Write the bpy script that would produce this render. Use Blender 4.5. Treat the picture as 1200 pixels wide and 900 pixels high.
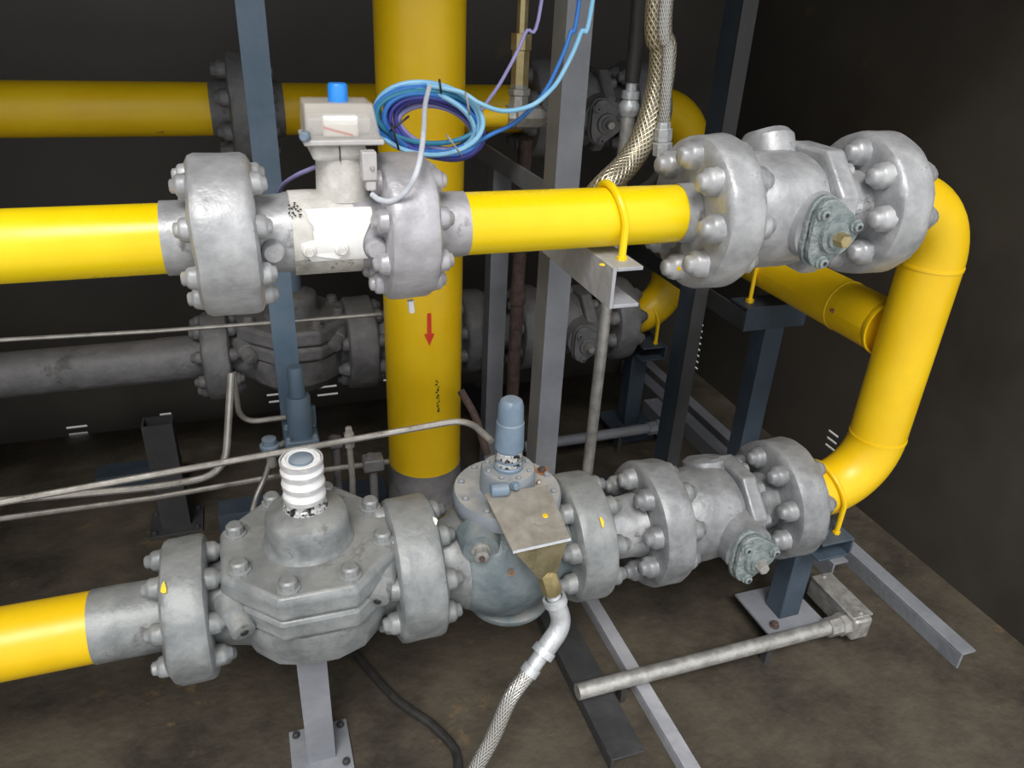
import bpy, bmesh, math, random
from mathutils import Vector, Matrix, noise
random.seed(7)
for o in list(bpy.data.objects): bpy.data.objects.remove(o)
S = bpy.context.scene
COL = S.collection
# ------------------------------------------------------------------ camera
FPX, CX, CY = 885.0, 600.0, 450.0
dX = Vector((2735, 324, -885)).normalized()
up = Vector((85, 1700, 885)); up = (up - dX*up.dot(dX)).normalized()
dY = up.cross(dX)
R3 = Matrix((dX, dY, up))                      # camera vector -> world vector
cam = bpy.data.cameras.new('camera'); camo = bpy.data.objects.new('camera', cam); COL.objects.link(camo)
camo.matrix_world = R3.to_4x4()
cam.sensor_fit = 'HORIZONTAL'; cam.sensor_width = 36.0; cam.lens = 36.0*FPX/1200.0
cam.clip_start = 0.02; cam.clip_end = 100
S.camera = camo
# ------------------------------------------------------------------ world, sun, exposure
W = bpy.data.worlds.new('sky'); S.world = W; W.use_nodes = True
bg = W.node_tree.nodes['Background']
bg.inputs[0].default_value = (0.95, 0.97, 1.0, 1); bg.inputs[1].default_value = 0.98
sl = bpy.data.lights.new('sun', 'SUN'); sl.energy = 2.1; sl.angle = math.radians(24); sl.color = (1.0, .97, .93)
so = bpy.data.objects.new('sun', sl); COL.objects.link(so)
so.rotation_euler = Vector((0.26, 0.66, -0.92)).to_track_quat('-Z', 'Y').to_euler()
so.location = (-1, -3, 3)
S.view_settings.view_transform = 'Standard'; S.view_settings.look = 'None'
S.view_settings.gamma = 1.0; S.view_settings.exposure = 0.15
try: S.view_settings.use_curve_mapping = False
except Exception: pass
# ------------------------------------------------------------------ pixel -> world
def ray(px, py): return R3 @ Vector(((px-CX)/FPX, -(py-CY)/FPX, -1.0))
def P(px, py, X=None, Y=None, Z=None):
    r = ray(px, py)
    t = X/r.x if X is not None else (Y/r.y if Y is not None else Z/r.z)
    return r*t
def hit_cyl(px, py, o, a, rad):
    """first hit of the pixel's ray with the cylinder of axis a through o"""
    d = ray(px, py); o = Vector(o); a = Vector(a).normalized()
    dd = d - a*d.dot(a); oo = -(o - a*o.dot(a))
    A = dd.dot(dd); B = 2*dd.dot(oo); C = oo.dot(oo)-rad*rad
    q = B*B-4*A*C
    t = (-B-math.sqrt(max(q, 0)))/(2*A)
    p = d*t; nrm = (p-o) - a*(p-o).dot(a)
    return p, nrm.normalized()
# ------------------------------------------------------------------ materials
def mat(name, c1, c2=None, rough=.5, metal=0.0, scale=14, bump=.0, bscale=60, spots=None, dust=None, alpha=None, spec=.5, amt=.5):
    m = bpy.data.materials.new(name); m.use_nodes = True
    nt = m.node_tree; N = nt.nodes; L = nt.links
    b = N['Principled BSDF']
    b.inputs['Roughness'].default_value = rough; b.inputs['Metallic'].default_value = metal
    b.inputs['Specular IOR Level'].default_value = spec
    tc = N.new('ShaderNodeTexCoord')
    col = None
    if c2 is None: b.inputs['Base Color'].default_value = (*c1, 1)
    else:
        nz = N.new('ShaderNodeTexNoise'); nz.inputs['Scale'].default_value = scale; nz.inputs['Detail'].default_value = 6; nz.inputs['Roughness'].default_value = .65
        L.new(tc.outputs['Object'], nz.inputs['Vector'])
        cr = N.new('ShaderNodeValToRGB'); e = cr.color_ramp.elements
        e[0].position = .5-.3*amt; e[1].position = .5+.3*amt
        e[0].color = (*c1, 1); e[1].color = (*c2, 1)
        L.new(nz.outputs['Fac'], cr.inputs['Fac']); col = cr.outputs['Color']
        mr = N.new('ShaderNodeMapRange'); mr.inputs[1].default_value = .3; mr.inputs[2].default_value = .7
        mr.inputs[3].default_value = max(rough-.1, .05); mr.inputs[4].default_value = min(rough+.12, 1)
        L.new(nz.outputs['Fac'], mr.inputs[0]); L.new(mr.outputs[0], b.inputs['Roughness'])
    def mixin(fac, c):
        nonlocal col
        mx = N.new('ShaderNodeMix'); mx.data_type = 'RGBA'
        L.new(fac, mx.inputs[0])
        if col is None: mx.inputs[6].default_value = (*c1, 1)
        else: L.new(col, mx.inputs[6])
        mx.inputs[7].default_value = (*c, 1); col = mx.outputs[2]
    if spots:
        sc, thr, c = spots
        n2 = N.new('ShaderNodeTexNoise'); n2.inputs['Scale'].default_value = sc; n2.inputs['Detail'].default_value = 5; n2.inputs['Roughness'].default_value = .7
        L.new(tc.outputs['Object'], n2.inputs['Vector'])
        r2 = N.new('ShaderNodeMapRange'); r2.inputs[1].default_value = thr; r2.inputs[2].default_value = thr+.06
        L.new(n2.outputs['Fac'], r2.inputs[0]); mixin(r2.outputs[0], c)
    if dust:
        c, k = dust                       # settled dust lies on faces that look up
        g = N.new('ShaderNodeNewGeometry'); sp = N.new('ShaderNodeSeparateXYZ'); L.new(g.outputs['Normal'], sp.inputs[0])
        r3 = N.new('ShaderNodeMapRange'); r3.inputs[1].default_value = .45; r3.inputs[2].default_value = 1.0; r3.inputs[4].default_value = k
        L.new(sp.outputs['Z'], r3.inputs[0])
        n3 = N.new('ShaderNodeTexNoise'); n3.inputs['Scale'].default_value = 25; n3.inputs['Detail'].default_value = 5
        L.new(tc.outputs['Object'], n3.inputs['Vector'])
        mu = N.new('ShaderNodeMath'); mu.operation = 'MULTIPLY'; L.new(r3.outputs[0], mu.inputs[0])
        mr2 = N.new('ShaderNodeMapRange'); mr2.inputs[1].default_value = .3; mr2.inputs[2].default_value = .6; L.new(n3.outputs['Fac'], mr2.inputs[0])
        L.new(mr2.outputs[0], mu.inputs[1]); mixin(mu.outputs[0], c)
    if col is not None: L.new(col, b.inputs['Base Color'])
    if bump:
        n4 = N.new('ShaderNodeTexNoise'); n4.inputs['Scale'].default_value = bscale; n4.inputs['Detail'].default_value = 4
        L.new(tc.outputs['Object'], n4.inputs['Vector'])
        bp = N.new('ShaderNodeBump'); bp.inputs['Strength'].default_value = bump; bp.inputs['Distance'].default_value = .008
        L.new(n4.outputs['Fac'], bp.inputs['Height']); L.new(bp.outputs['Normal'], b.inputs['Normal'])
    if alpha is not None:
        b.inputs['Transmission Weight'].default_value = alpha; b.inputs['IOR'].default_value = 1.2
    return m
M = {}
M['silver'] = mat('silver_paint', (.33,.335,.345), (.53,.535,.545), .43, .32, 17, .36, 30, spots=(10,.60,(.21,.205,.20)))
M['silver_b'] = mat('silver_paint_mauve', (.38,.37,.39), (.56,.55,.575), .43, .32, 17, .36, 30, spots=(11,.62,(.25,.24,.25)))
M['silver_d'] = mat('silver_shaded_dusty', (.19,.202,.205), (.335,.350,.353), .48, .25, 17, .40, 30, spots=(9,.60,(.15,.148,.14)), dust=((.34,.33,.305), .45))  # lower line's silver, darkened in colour for its weaker light; dust on top
M['silver_shaded'] = mat('shaded_grey_paint', (.14,.14,.145), (.23,.225,.23), .55, .1, 16, .4, 50, spots=(7,.63,(.09,.085,.08)), dust=((.2,.18,.16), .6))  # rear line's silver with the deep shade painted in as dark grey
M['pad'] = mat('green_grey_casting', (.17,.21,.21), (.32,.36,.36), .5, .2, 60, .6, 110, spots=(40,.62,(.09,.11,.11)))
M['regbody'] = mat('teal_grey_paint', (.10,.135,.15), (.22,.25,.26), .45, .1, 9, .35, 50, dust=((.34,.32,.28), .5))
M['yellow'] = mat('yellow_paint', (.90,.63,.002), (.95,.70,.004), .3, 0, 5, .04, 12)
M['yellow_b'] = mat('yellow_soiled_shaded', (.80,.50,.005), (.87,.57,.007), .36, 0, 7, .06, 20, spots=(16,.70,(.30,.17,.02)))  # duller yellow stands in for weaker light; the brown spots are soil
M['blue'] = mat('blue_grey_paint', (.085,.135,.19), (.12,.17,.225), .42, 0, 12, .12, 60, spots=(28,.71,(.2,.18,.14)))
M['bluem'] = mat('blue_paint_shaded', (.045,.066,.092), (.065,.088,.118), .5, 0, 12, .12, 60)  # the blue paint with the shade on the legs put into its colour
M['bluedk'] = mat('dark_blue_shaded', (.035,.05,.07), (.05,.068,.09), .5, 0, 12, .12, 60)  # dark blue; also the blue paint with shade put in for rear supports
M['bluelt'] = mat('light_blue_cap', (.135,.195,.265), (.185,.25,.32), .45, 0, 18, .1, 60, dust=((.36,.37,.38), .5))
M['post'] = mat('weathered_post_paint', (.20,.21,.235), (.26,.27,.295), .5, 0, 10, .15, 60, spots=(13,.66,(.28,.24,.17)))
M['post_d'] = mat('dark_post_paint', (.034,.035,.037), (.052,.052,.053), .55, 0, 10, .15, 60)
M['rust'] = mat('rusty_brown_pipe', (.06,.038,.032), (.12,.08,.07), .8, 0, 40, .5, 90)
M['rustspot'] = mat('rust', (.30,.10,.03), (.42,.19,.07), .9, 0, 80, .5, 120)
M['chan'] = mat('pale_grey_channel', (.33,.34,.37), (.43,.43,.46), .55, .1, 14, .2, 60, spots=(15,.66,(.24,.22,.2)))
M['galv'] = mat('galvanised_steel', (.34,.33,.31), (.52,.51,.48), .45, .55, 40, .15, 90, spots=(30,.68,(.2,.15,.1)))
M['galvb'] = mat('galvanised_bright', (.5,.52,.54), (.66,.68,.70), .4, .5, 30, .2, 80)
M['tube'] = mat('stainless_tube', (.36,.34,.31), (.50,.48,.44), .35, .6, 30, .05, 90, spots=(25,.68,(.25,.2,.15)))
M['brass'] = mat('brass', (.42,.34,.16), (.54,.45,.24), .35, .7, 40, .1, 90)
M['hopper'] = mat('stained_brass_sheet', (.34,.29,.17), (.50,.44,.28), .28, .7, 22, .05, 40)
M['plate'] = mat('dusty_steel_plate', (.30,.27,.225), (.42,.39,.34), .5, .3, 30, .1, 70, spots=(12,.62,(.2,.17,.14)))
M['white'] = mat('white_paint', (.78,.77,.74), (.88,.88,.86), .5, 0, 20, .15, 60)
M['whitedirty'] = mat('dirty_white_casting', (.52,.50,.46), (.74,.72,.68), .55, 0, 26, .3, 70, spots=(30,.66,(.34,.31,.27)))
M['bodydark'] = mat('blotchy_white_casting', (.27,.25,.22), (.58,.56,.52), .6, 0, 22, .3, 60, spots=(24,.60,(.20,.18,.155)))
M['tape'] = mat('white_tape', (.78,.78,.78), (.95,.95,.96), .5, 0, 30, .2, 60)
M['tapeb'] = mat('silver_tape', (.50,.50,.51), (.66,.66,.66), .4, .2, 30, .2, 60)
M['clear'] = mat('clear_plastic', (.86,.84,.81), None, .2)
_n = M['clear'].node_tree.nodes; _l = M['clear'].node_tree.links
_t = _n.new('ShaderNodeBsdfTransparent'); _t.inputs[0].default_value = (.97, .96, .94, 1); _x = _n.new('ShaderNodeMixShader'); _x.inputs[0].default_value = .26
_l.new(_t.outputs[0], _x.inputs[1]); _l.new(_n['Principled BSDF'].outputs[0], _x.inputs[2]); _l.new(_x.outputs[0], _n['Material Output'].inputs['Surface'])
M['plastic'] = mat('grey_plastic', (.46,.44,.43), (.54,.52,.51), .5, 0, 40, .05)
M['bluecap'] = mat('bright_blue_plastic', (.02,.24,.80), (.03,.29,.88), .4, 0, 30)
M['red'] = mat('red_paint', (.62,.03,.015), (.70,.05,.02), .5, 0, 60)
M['black'] = mat('black_print', (.015,.015,.015), (.03,.03,.03), .6, 0, 60)
M['label'] = mat('label_strip', (.5,.5,.5), (.62,.62,.62), .4, .2, 60, spots=(120,.49,(.015,.015,.015)))
M['ymark'] = mat('yellow_mark', (.85,.55,.01), (.9,.62,.02), .5, 0, 60)
M['cab1'] = mat('light_blue_cable', (.22,.52,.78), (.34,.64,.86), .35)
M['cab2'] = mat('blue_cable', (.03,.16,.52), (.05,.22,.62), .35)
M['cab3'] = mat('indigo_cable', (.045,.05,.30), (.08,.08,.40), .4)
M['cab4'] = mat('lilac_cable', (.26,.24,.50), (.34,.32,.58), .4)
M['cab5'] = mat('teal_cable', (.03,.20,.33), (.05,.26,.42), .4)
M['cabw'] = mat('pale_grey_cable', (.52,.55,.60), (.64,.67,.72), .4, 0, 60)
M['tie'] = mat('cable_tie', (.30,.30,.28), (.4,.4,.38), .5)
M['tied'] = mat('black_tie', (.02,.02,.022), (.03,.03,.03), .5)
M['rubber'] = mat('black_hose', (.02,.02,.02), (.035,.033,.03), .5, 0, 40)
M['wall'] = mat('dark_wall_sheet', (.048,.042,.036), (.074,.065,.053), .5, 0, 2.2, .05, 8, spots=(3,.66,(.10,.08,.05)))
M['floor'] = mat('stained_floor', (.034,.028,.020), (.088,.072,.050), .75, 0, 6, .5, 40, spots=(9,.62,(.12,.085,.045)))
M['ground'] = mat('concrete_apron', (.36,.35,.33), (.46,.45,.43), .85, 0, 5, .3, 40)
def braid(name, c1, c2):
    m = bpy.data.materials.new(name); m.use_nodes = True; nt = m.node_tree; N = nt.nodes; L = nt.links; b = N['Principled BSDF']
    b.inputs['Metallic'].default_value = .75; b.inputs['Roughness'].default_value = .32
    uv = N.new('ShaderNodeUVMap'); facs = []
    for sg in (1, -1):
        mp = N.new('ShaderNodeVectorMath'); mp.operation = 'DOT_PRODUCT'; mp.inputs[1].default_value = (16, 85*sg, 0)
        L.new(uv.outputs[0], mp.inputs[0])
        k = N.new('ShaderNodeMath'); k.operation = 'MULTIPLY'; k.inputs[1].default_value = 2*math.pi; L.new(mp.outputs['Value'], k.inputs[0])
        sn = N.new('ShaderNodeMath'); sn.operation = 'SINE'; L.new(k.outputs[0], sn.inputs[0]); facs.append(sn.outputs[0])
    mx = N.new('ShaderNodeMath'); mx.operation = 'MAXIMUM'; L.new(facs[0], mx.inputs[0]); L.new(facs[1], mx.inputs[1])
    mr = N.new('ShaderNodeMapRange'); mr.inputs[1].default_value = -.3; L.new(mx.outputs[0], mr.inputs[0])
    mc = N.new('ShaderNodeMix'); mc.data_type = 'RGBA'; mc.inputs[6].default_value = (*c1, 1); mc.inputs[7].default_value = (*c2, 1)
    L.new(mr.outputs[0], mc.inputs[0]); L.new(mc.outputs[2], b.inputs['Base Color'])
    bp = N.new('ShaderNodeBump'); bp.inputs['Strength'].default_value = .6; bp.inputs['Distance'].default_value = .002
    L.new(mr.outputs[0], bp.inputs['Height']); L.new(bp.outputs[0], b.inputs['Normal'])
    return m
M['braid'] = braid('braided_steel', (.28,.26,.23), (.72,.71,.68))
M['braidy'] = braid('braided_steel_amber', (.30,.24,.13), (.74,.69,.56))
# ------------------------------------------------------------------ mesh helpers
def frame(a):
    a = Vector(a).normalized(); h = Vector((0, 0, 1)) if abs(a.z) < .9 else Vector((1, 0, 0))
    u = h.cross(a).normalized(); return a, u, a.cross(u)
class MB:
    def __init__(s): s.v = []; s.f = []; s.uv = {}
    def add(s, v, f):
        n = len(s.v); s.v += [Vector(x) for x in v]; s.f += [tuple(i+n for i in q) for q in f]; return s
    def lathe(s, o, a, prof, n=32, ph=0.0):
        o = Vector(o); a, u, w = frame(a); base = len(s.v); rings = []
        for (t, r) in prof:
            if r < 1e-6: rings.append([len(s.v)]); s.v.append(o+a*t)
            else:
                rings.append(list(range(len(s.v), len(s.v)+n)))
                for k in range(n):
                    g = 2*math.pi*k/n+ph; s.v.append(o+a*t+(u*math.cos(g)+w*math.sin(g))*r)
        for A, B in zip(rings, rings[1:]):
            for k in range(n):
                k2 = (k+1) % n
                if len(A) == 1 and len(B) == 1: continue
                if len(A) == 1: s.f.append((A[0], B[k2], B[k]))
                elif len(B) == 1: s.f.append((A[k], A[k2], B[0]))
                else: s.f.append((A[k], A[k2], B[k2], B[k]))
        return s
    def cyl(s, p, q, r, n=24, ch=.0):
        p = Vector(p); q = Vector(q); d = (q-p); l = d.length; c = min(ch, l/3, r*.5)
        pr = [(0, 0), (0, r-c), (c, r), (l-c, r), (l, r-c), (l, 0)] if c > 0 else [(0, 0), (0, r), (l, r), (l, 0)]
        return s.lathe(p, d, pr, n)
    def tube(s, pts, r, n=10, caps=True):
        pts = [Vector(p) for p in pts]; m = len(pts)
        T = [((pts[min(i+1, m-1)]-pts[max(i-1, 0)]).normalized()) for i in range(m)]
        a, u, w = frame(T[0]); rows = []; acc = 0
        for i in range(m):
            u = (u-T[i]*u.dot(T[i])).normalized(); w = T[i].cross(u)
            if i: acc += (pts[i]-pts[i-1]).length
            rr = r[i] if isinstance(r, (list, tuple)) else r
            row = []
            for k in range(n+1):
                g = 2*math.pi*k/n
                s.uv[len(s.v)] = (k/n, acc); row.append(len(s.v)); s.v.append(pts[i]+(u*math.cos(g)+w*math.sin(g))*rr)
            rows.append(row)
        for A, B in zip(rows, rows[1:]):
            for k in range(n): s.f.append((A[k], A[k+1], B[k+1], B[k]))
        if caps: s.f.append(tuple(reversed(rows[0][:n]))); s.f.append(tuple(rows[-1][:n]))
        return s
    def box(s, lo, hi):
        x0, y0, z0 = lo; x1, y1, z1 = hi
        v = [(x0,y0,z0),(x1,y0,z0),(x1,y1,z0),(x0,y1,z0),(x0,y0,z1),(x1,y0,z1),(x1,y1,z1),(x0,y1,z1)]
        return s.add(v, [(0,3,2,1),(4,5,6,7),(0,1,5,4),(1,2,6,5),(2,3,7,6),(3,0,4,7)])
    def prism(s, poly, d):
        d = Vector(d); n = len(poly); poly = [Vector(p) for p in poly]
        return s.add(poly+[p+d for p in poly], [tuple(reversed(range(n))), tuple(range(n, 2*n))]+[(i, (i+1) % n, (i+1) % n+n, i+n) for i in range(n)])
WM = {}
def put(o, parent, m):
    COL.objects.link(o); WM[o] = m.copy()
    if parent is not None:
        o.parent = parent; o.matrix_parent_inverse = WM[parent].inverted()
    o.matrix_basis = m
def build(mb, name, m, parent=None, lump=0, lf=18, ang=35, bevel=0, flat=False, origin=None):
    lo = Vector((min(v.x for v in mb.v), min(v.y for v in mb.v), min(v.z for v in mb.v)))
    hi = Vector((max(v.x for v in mb.v), max(v.y for v in mb.v), max(v.z for v in mb.v)))
    c = Vector(origin) if origin is not None else (lo+hi)/2
    me = bpy.data.meshes.new(name); me.from_pydata([v-c for v in mb.v], [], mb.f); me.update()
    if mb.uv:
        uvl = me.uv_layers.new(name='UVMap')
        for lp in me.loops: uvl.data[lp.index].uv = mb.uv.get(lp.vertex_index, (0, 0))
        bm = bmesh.new(); bm.from_mesh(me); bmesh.ops.recalc_face_normals(bm, faces=bm.faces); bm.to_mesh(me); bm.free()
    else:
        bm = bmesh.new(); bm.from_mesh(me); bmesh.ops.remove_doubles(bm, verts=bm.verts, dist=1e-6); bmesh.ops.recalc_face_normals(bm, faces=bm.faces); bm.to_mesh(me); bm.free()
    if lump:
        ns = [v.normal.copy() for v in me.vertices]; off = Vector((random.random()*9, random.random()*9, random.random()*9))
        for v, nn in zip(me.vertices, ns):
            q = v.co*lf+off; v.co += nn*lump*(noise.noise(q)+.5*noise.noise(q*2.3))
        me.update()
    if not flat:
        me.polygons.foreach_set('use_smooth', [True]*len(me.polygons)); me.set_sharp_from_angle(angle=math.radians(ang))
    me.materials.append(M[m] if isinstance(m, str) else m)
    o = bpy.data.objects.new(name, me); put(o, parent, Matrix.Translation(c))
    if bevel:
        bv = o.modifiers.new('bevel', 'BEVEL'); bv.width = bevel; bv.segments = 2; bv.limit_method = 'ANGLE'
    return o
def inst(src, name, parent, m4):
    o = bpy.data.objects.new(name, src); put(o, parent, m4); return o
def tag(o, label, cat, group=None):
    o['label'] = label; o['category'] = cat
    if group: o['group'] = group
    return o
def thing(name, loc, label, cat, group=None):
    o = bpy.data.objects.new(name, None); o.empty_display_size = .05; put(o, None, Matrix.Translation(Vector(loc)))
    return tag(o, label, cat, group)
def struct(o): o['kind'] = 'structure'; return o
def up_to_ceiling(px, py, Y):
    p = P(px, py, Y=Y); return Vector((p.x+.02, p.y+.01, CZ))
def smooth(pts, k=8):
    pts = [Vector(p) for p in pts]; q = [pts[0]*2-pts[1]]+pts+[pts[-1]*2-pts[-2]]; out = []
    for i in range(1, len(q)-2):
        a, b, c, d = q[i-1:i+3]
        for j in range(k):
            t = j/k; out.append(.5*((2*b)+(c-a)*t+(2*a-5*b+4*c-d)*t*t+(3*b-a-3*c+d)*t**3))
    out.append(pts[-1]); return out
def bend(pts, rad, k=7):
    """polyline with rounded corners"""
    pts = [Vector(p) for p in pts]; out = [pts[0]]
    for i in range(1, len(pts)-1):
        a, b, c = pts[i-1:i+2]; u = (a-b).normalized(); w = (c-b).normalized()
        r = rad[i-1] if isinstance(rad, (list, tuple)) else rad
        r = min(r, (a-b).length*.49, (c-b).length*.49)
        p, q = b+u*r, b+w*r
        for j in range(k+1):
            t = j/k; out.append(p*(1-t)**2+b*2*t*(1-t)+q*t*t)
    out.append(pts[-1]); return out
def arc_elbow(c, p, q, rad, k=14):
    """quarter bend around centre c from direction p to direction q"""
    c = Vector(c); p = Vector(p); q = Vector(q)
    return [c+(p*math.cos(math.pi/2*j/k)+q*math.sin(math.pi/2*j/k))*rad for j in range(k+1)]
def dense(prof, step=.008):
    out = [prof[0]]
    for a, b in zip(prof, prof[1:]):
        l = math.hypot(b[0]-a[0], b[1]-a[1]); n = max(1, int(l/step))
        if a[1] < 1e-6 or b[1] < 1e-6: n = 1
        for j in range(1, n+1): out.append((a[0]+(b[0]-a[0])*j/n, a[1]+(b[1]-a[1])*j/n))
    return out
BOLTS = {}
def bolt_mesh(H, half, r):
    """a painted stud with a nut on each side of a flange of half thickness `half`, along X"""
    key = (round(H, 4), round(half, 4), round(r, 4))
    if key not in BOLTS:
        e = half+H
        q = [(e, 0), (e, r*.38), (e-H*.10, r*.60), (e-H*.34, r*.68), (e-H*.42, r*.88), (e-H*.58, r), (e-H*.9, r*1.02), (half-.002, r*1.1), (half-.004, r*.5)]
        mb = MB().lathe((0, 0, 0), (1, 0, 0), [(-t, rr) for t, rr in q]+[(t, rr) for t, rr in reversed(q)], 10)
        me = bpy.data.meshes.new('bolt'); me.from_pydata(mb.v, [], mb.f)
        bm = bmesh.new(); bm.from_mesh(me); bmesh.ops.recalc_face_normals(bm, faces=bm.faces); bm.to_mesh(me); bm.free()
        for v in me.vertices: v.co += Vector((0, 1, 0))*.0015*noise.noise(v.co*90)+Vector((0, 0, 1))*.0015*noise.noise(v.co*90+Vector((5, 5, 5)))
        me.polygons.foreach_set('use_smooth', [True]*len(me.polygons)); me.set_sharp_from_angle(angle=math.radians(50))
        BOLTS[key] = me
    return BOLTS[key]
def flange(parent, x0, x1, Y, Z, R, m, rb=.016, H=.022, n=8, bc=.76, ph=.5, bore=.03, lump=.0032, seam=False):
    mid = (x0+x1)/2; h = (x1-x0)/2; c = min(.0095, h*.36)
    pr = [(-h, bore), (-h, R-c*1.2), (-h+c*.5, R-c*.3), (-h+c*1.2, R)]
    if seam: pr += [(-h*.15, R+.0012), (-h*.06, R-.0015), (h*.06, R-.001), (h*.15, R+.001)]
    pr += [(h-c*1.2, R), (h-c*.5, R-c*.3), (h, R-c*1.2), (h, bore)]
    mb = MB().lathe((mid, Y, Z), (1, 0, 0), dense(pr, .010), 64)
    fl = build(mb, 'flange', m, parent, lump, 16)
    me = bolt_mesh(H, h, rb)
    if not me.materials: me.materials.append(M[m])
    elif me.materials[0] is not M[m]:
        key = ('m', id(me), m)
        if key not in BOLTS:
            BOLTS[key] = me.copy(); BOLTS[key].materials.clear(); BOLTS[key].materials.append(M[m])
        me = BOLTS[key]
    for k in range(n):
        g = 2*math.pi*(k+ph)/n
        inst(me, 'bolt', fl, Matrix.Translation((mid, Y+math.cos(g)*R*bc, Z+math.sin(g)*R*bc)) @ Matrix.Rotation(random.random()*6, 4, 'X'))
    return fl
def hexbolt(parent, p, d, r, h, m, name='bolt', n=6, dome=True):
    p = Vector(p); pr = [(0, 0), (0, r*1.25), (h*.25, r*1.25), (h*.28, r), (h*.85, r*.97), (h, r*.75), (h, 0)] if dome else [(0, 0), (0, r), (h, r), (h, 0)]
    return build(MB().lathe(p, d, pr, n if not dome else 10), name, m, parent)
def mark(parent, px, py, o, a, rad, w, h, m, name='paint_mark'):
    """a dab of paint lying on a round surface"""
    p, nn = hit_cyl(px, py, o, a, rad); u = Vector(a).normalized(); w_ = nn.cross(u)
    pts = []; k = 9
    for j in range(k):
        g = 2*math.pi*j/k; q = 1+.25*math.sin(3*g+px)
        pts.append(p+nn*.0008+u*math.cos(g)*w*q+w_*math.sin(g)*h*q)
    return build(MB().prism(pts, nn*.0015), name, m, parent)

def tube_thing(pts, r, m, name, label, cat='tube', n=10):
    return tag(build(MB().tube(pts, r, n), name, m), label, cat)
def post(name, x, y, w, d, z0, z1, m, label, cat='post', plate=True, group=None):
    o = thing(name, (x, y, z0), label, cat, group); th = .004
    mb = MB()
    for lo, hi in (((x-w/2, y-d/2), (x+w/2, y-d/2+th)), ((x-w/2, y+d/2-th), (x+w/2, y+d/2)), ((x-w/2, y-d/2+th), (x-w/2+th, y+d/2-th)), ((x+w/2-th, y-d/2+th), (x+w/2, y+d/2-th))):
        mb.box((*lo, z0+(.008 if plate else 0)), (*hi, z1))
    build(mb, 'column', m, o)
    if plate:
        build(MB().box((x-w/2-.03, y-d/2-.03, z0), (x+w/2+.03, y+d/2+.03, z0+.008)), 'base_plate', m, o, bevel=.001)
        for sx in (-1, 1):
            for sy in (-1, 1): hexbolt(o, (x+sx*(w/2+.017), y+sy*(d/2+.017), z0+.0075), (0, 0, 1), .006, .010, 'post_d', 'anchor_bolt')
    return o
# ================================================================== THE SETTING
FZ = -1.30; BW = 2.35; RW = 1.60; LW = -1.10; CZ = .80
struct(build(MB().box((LW-.01, .30, FZ-.12), (RW+.01, BW+.01, FZ)), 'floor', 'floor', flat=True))
struct(build(MB().box((-8, -8, FZ-.25), (9, 9, FZ-.12)), 'ground', 'ground', flat=True))
def sheet(name, axis, const, a0, a1, b0, b1, holes, th):
    """a sheet wall with real slots: a = horizontal run, b = height"""
    A = sorted({a0, a1} | {h[0] for h in holes} | {h[1] for h in holes}); B = sorted({b0, b1} | {h[2] for h in holes} | {h[3] for h in holes})
    mb = MB()
    pt = (lambda a, b: Vector((a, const, b))) if axis == 'Y' else (lambda a, b: Vector((const, a, b)))
    for i in range(len(A)-1):
        for j in range(len(B)-1):
            ca, cb = (A[i]+A[i+1])/2, (B[j]+B[j+1])/2
            if any(h[0] < ca < h[1] and h[2] < cb < h[3] for h in holes): continue
            mb.add([pt(A[i], B[j]), pt(A[i+1], B[j]), pt(A[i+1], B[j+1]), pt(A[i], B[j+1])], [(0, 1, 2, 3)])
    o = build(mb, name, 'wall', flat=True)
    sd = o.modifiers.new('thickness', 'SOLIDIFY'); sd.thickness = th; sd.offset = 0
    return struct(o)
holes = []
for (x, y, w) in [(323, 462, 20), (325, 470, 19), (382, 453, 25), (384, 462, 24), (194, 485, 12), (455, 445, 12), (457, 451, 9), (90, 500, 20), (92, 508, 18)]:
    c = P(x, y, Y=BW); hw = w*.5*c.length/FPX*.95
    holes.append((c.x-hw, c.x+hw, c.z-.004, c.z+.004))
sheet('wall_back', 'Y', BW, LW, RW, FZ, CZ, holes, .004)
holes = []
for k in range(8):
    c = P(822-k*.95, 380+k*7.2, X=RW); holes.append((c.y-.016, c.y+.016, c.z-.004, c.z+.004))
for (x, y) in ((977, 508), (975, 516), (973, 524)):
    c = P(x, y, X=RW); holes.append((c.y-.022, c.y+.022, c.z-.004, c.z+.004))
sheet('wall_right', 'X', RW, .62, BW, FZ, CZ, holes, .004)
sheet('wall_left', 'X', LW, .62, BW, FZ, CZ, [], .004)
struct(build(MB().box((LW, .62, CZ), (RW, BW, CZ+.01)), 'ceiling', 'wall', flat=True))

# ================================================================== FRONT UPPER LINE
UY, UZ = 1.03, -.30
def pipe_x(parent, x0, x1, Y, Z, r, m, name='pipe', lump=0):
    return build(MB().lathe((x0, Y, Z), (1, 0, 0), dense([(0, 0), (0, r), (x1-x0, r), (x1-x0, 0)], .03), 40), name, m, parent, lump)
t = thing('gas_pipe', (-.4, UY, UZ-.05), 'yellow pipe stub at the left end of the nearer upper line, beside the big flange', 'pipe')
pipe_x(t, -1.09, -.104, UY, UZ, .0445, 'yellow'); pipe_x(t, -.104, -.068, UY, UZ, .0475, 'silver', 'weld_neck', .001)
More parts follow.
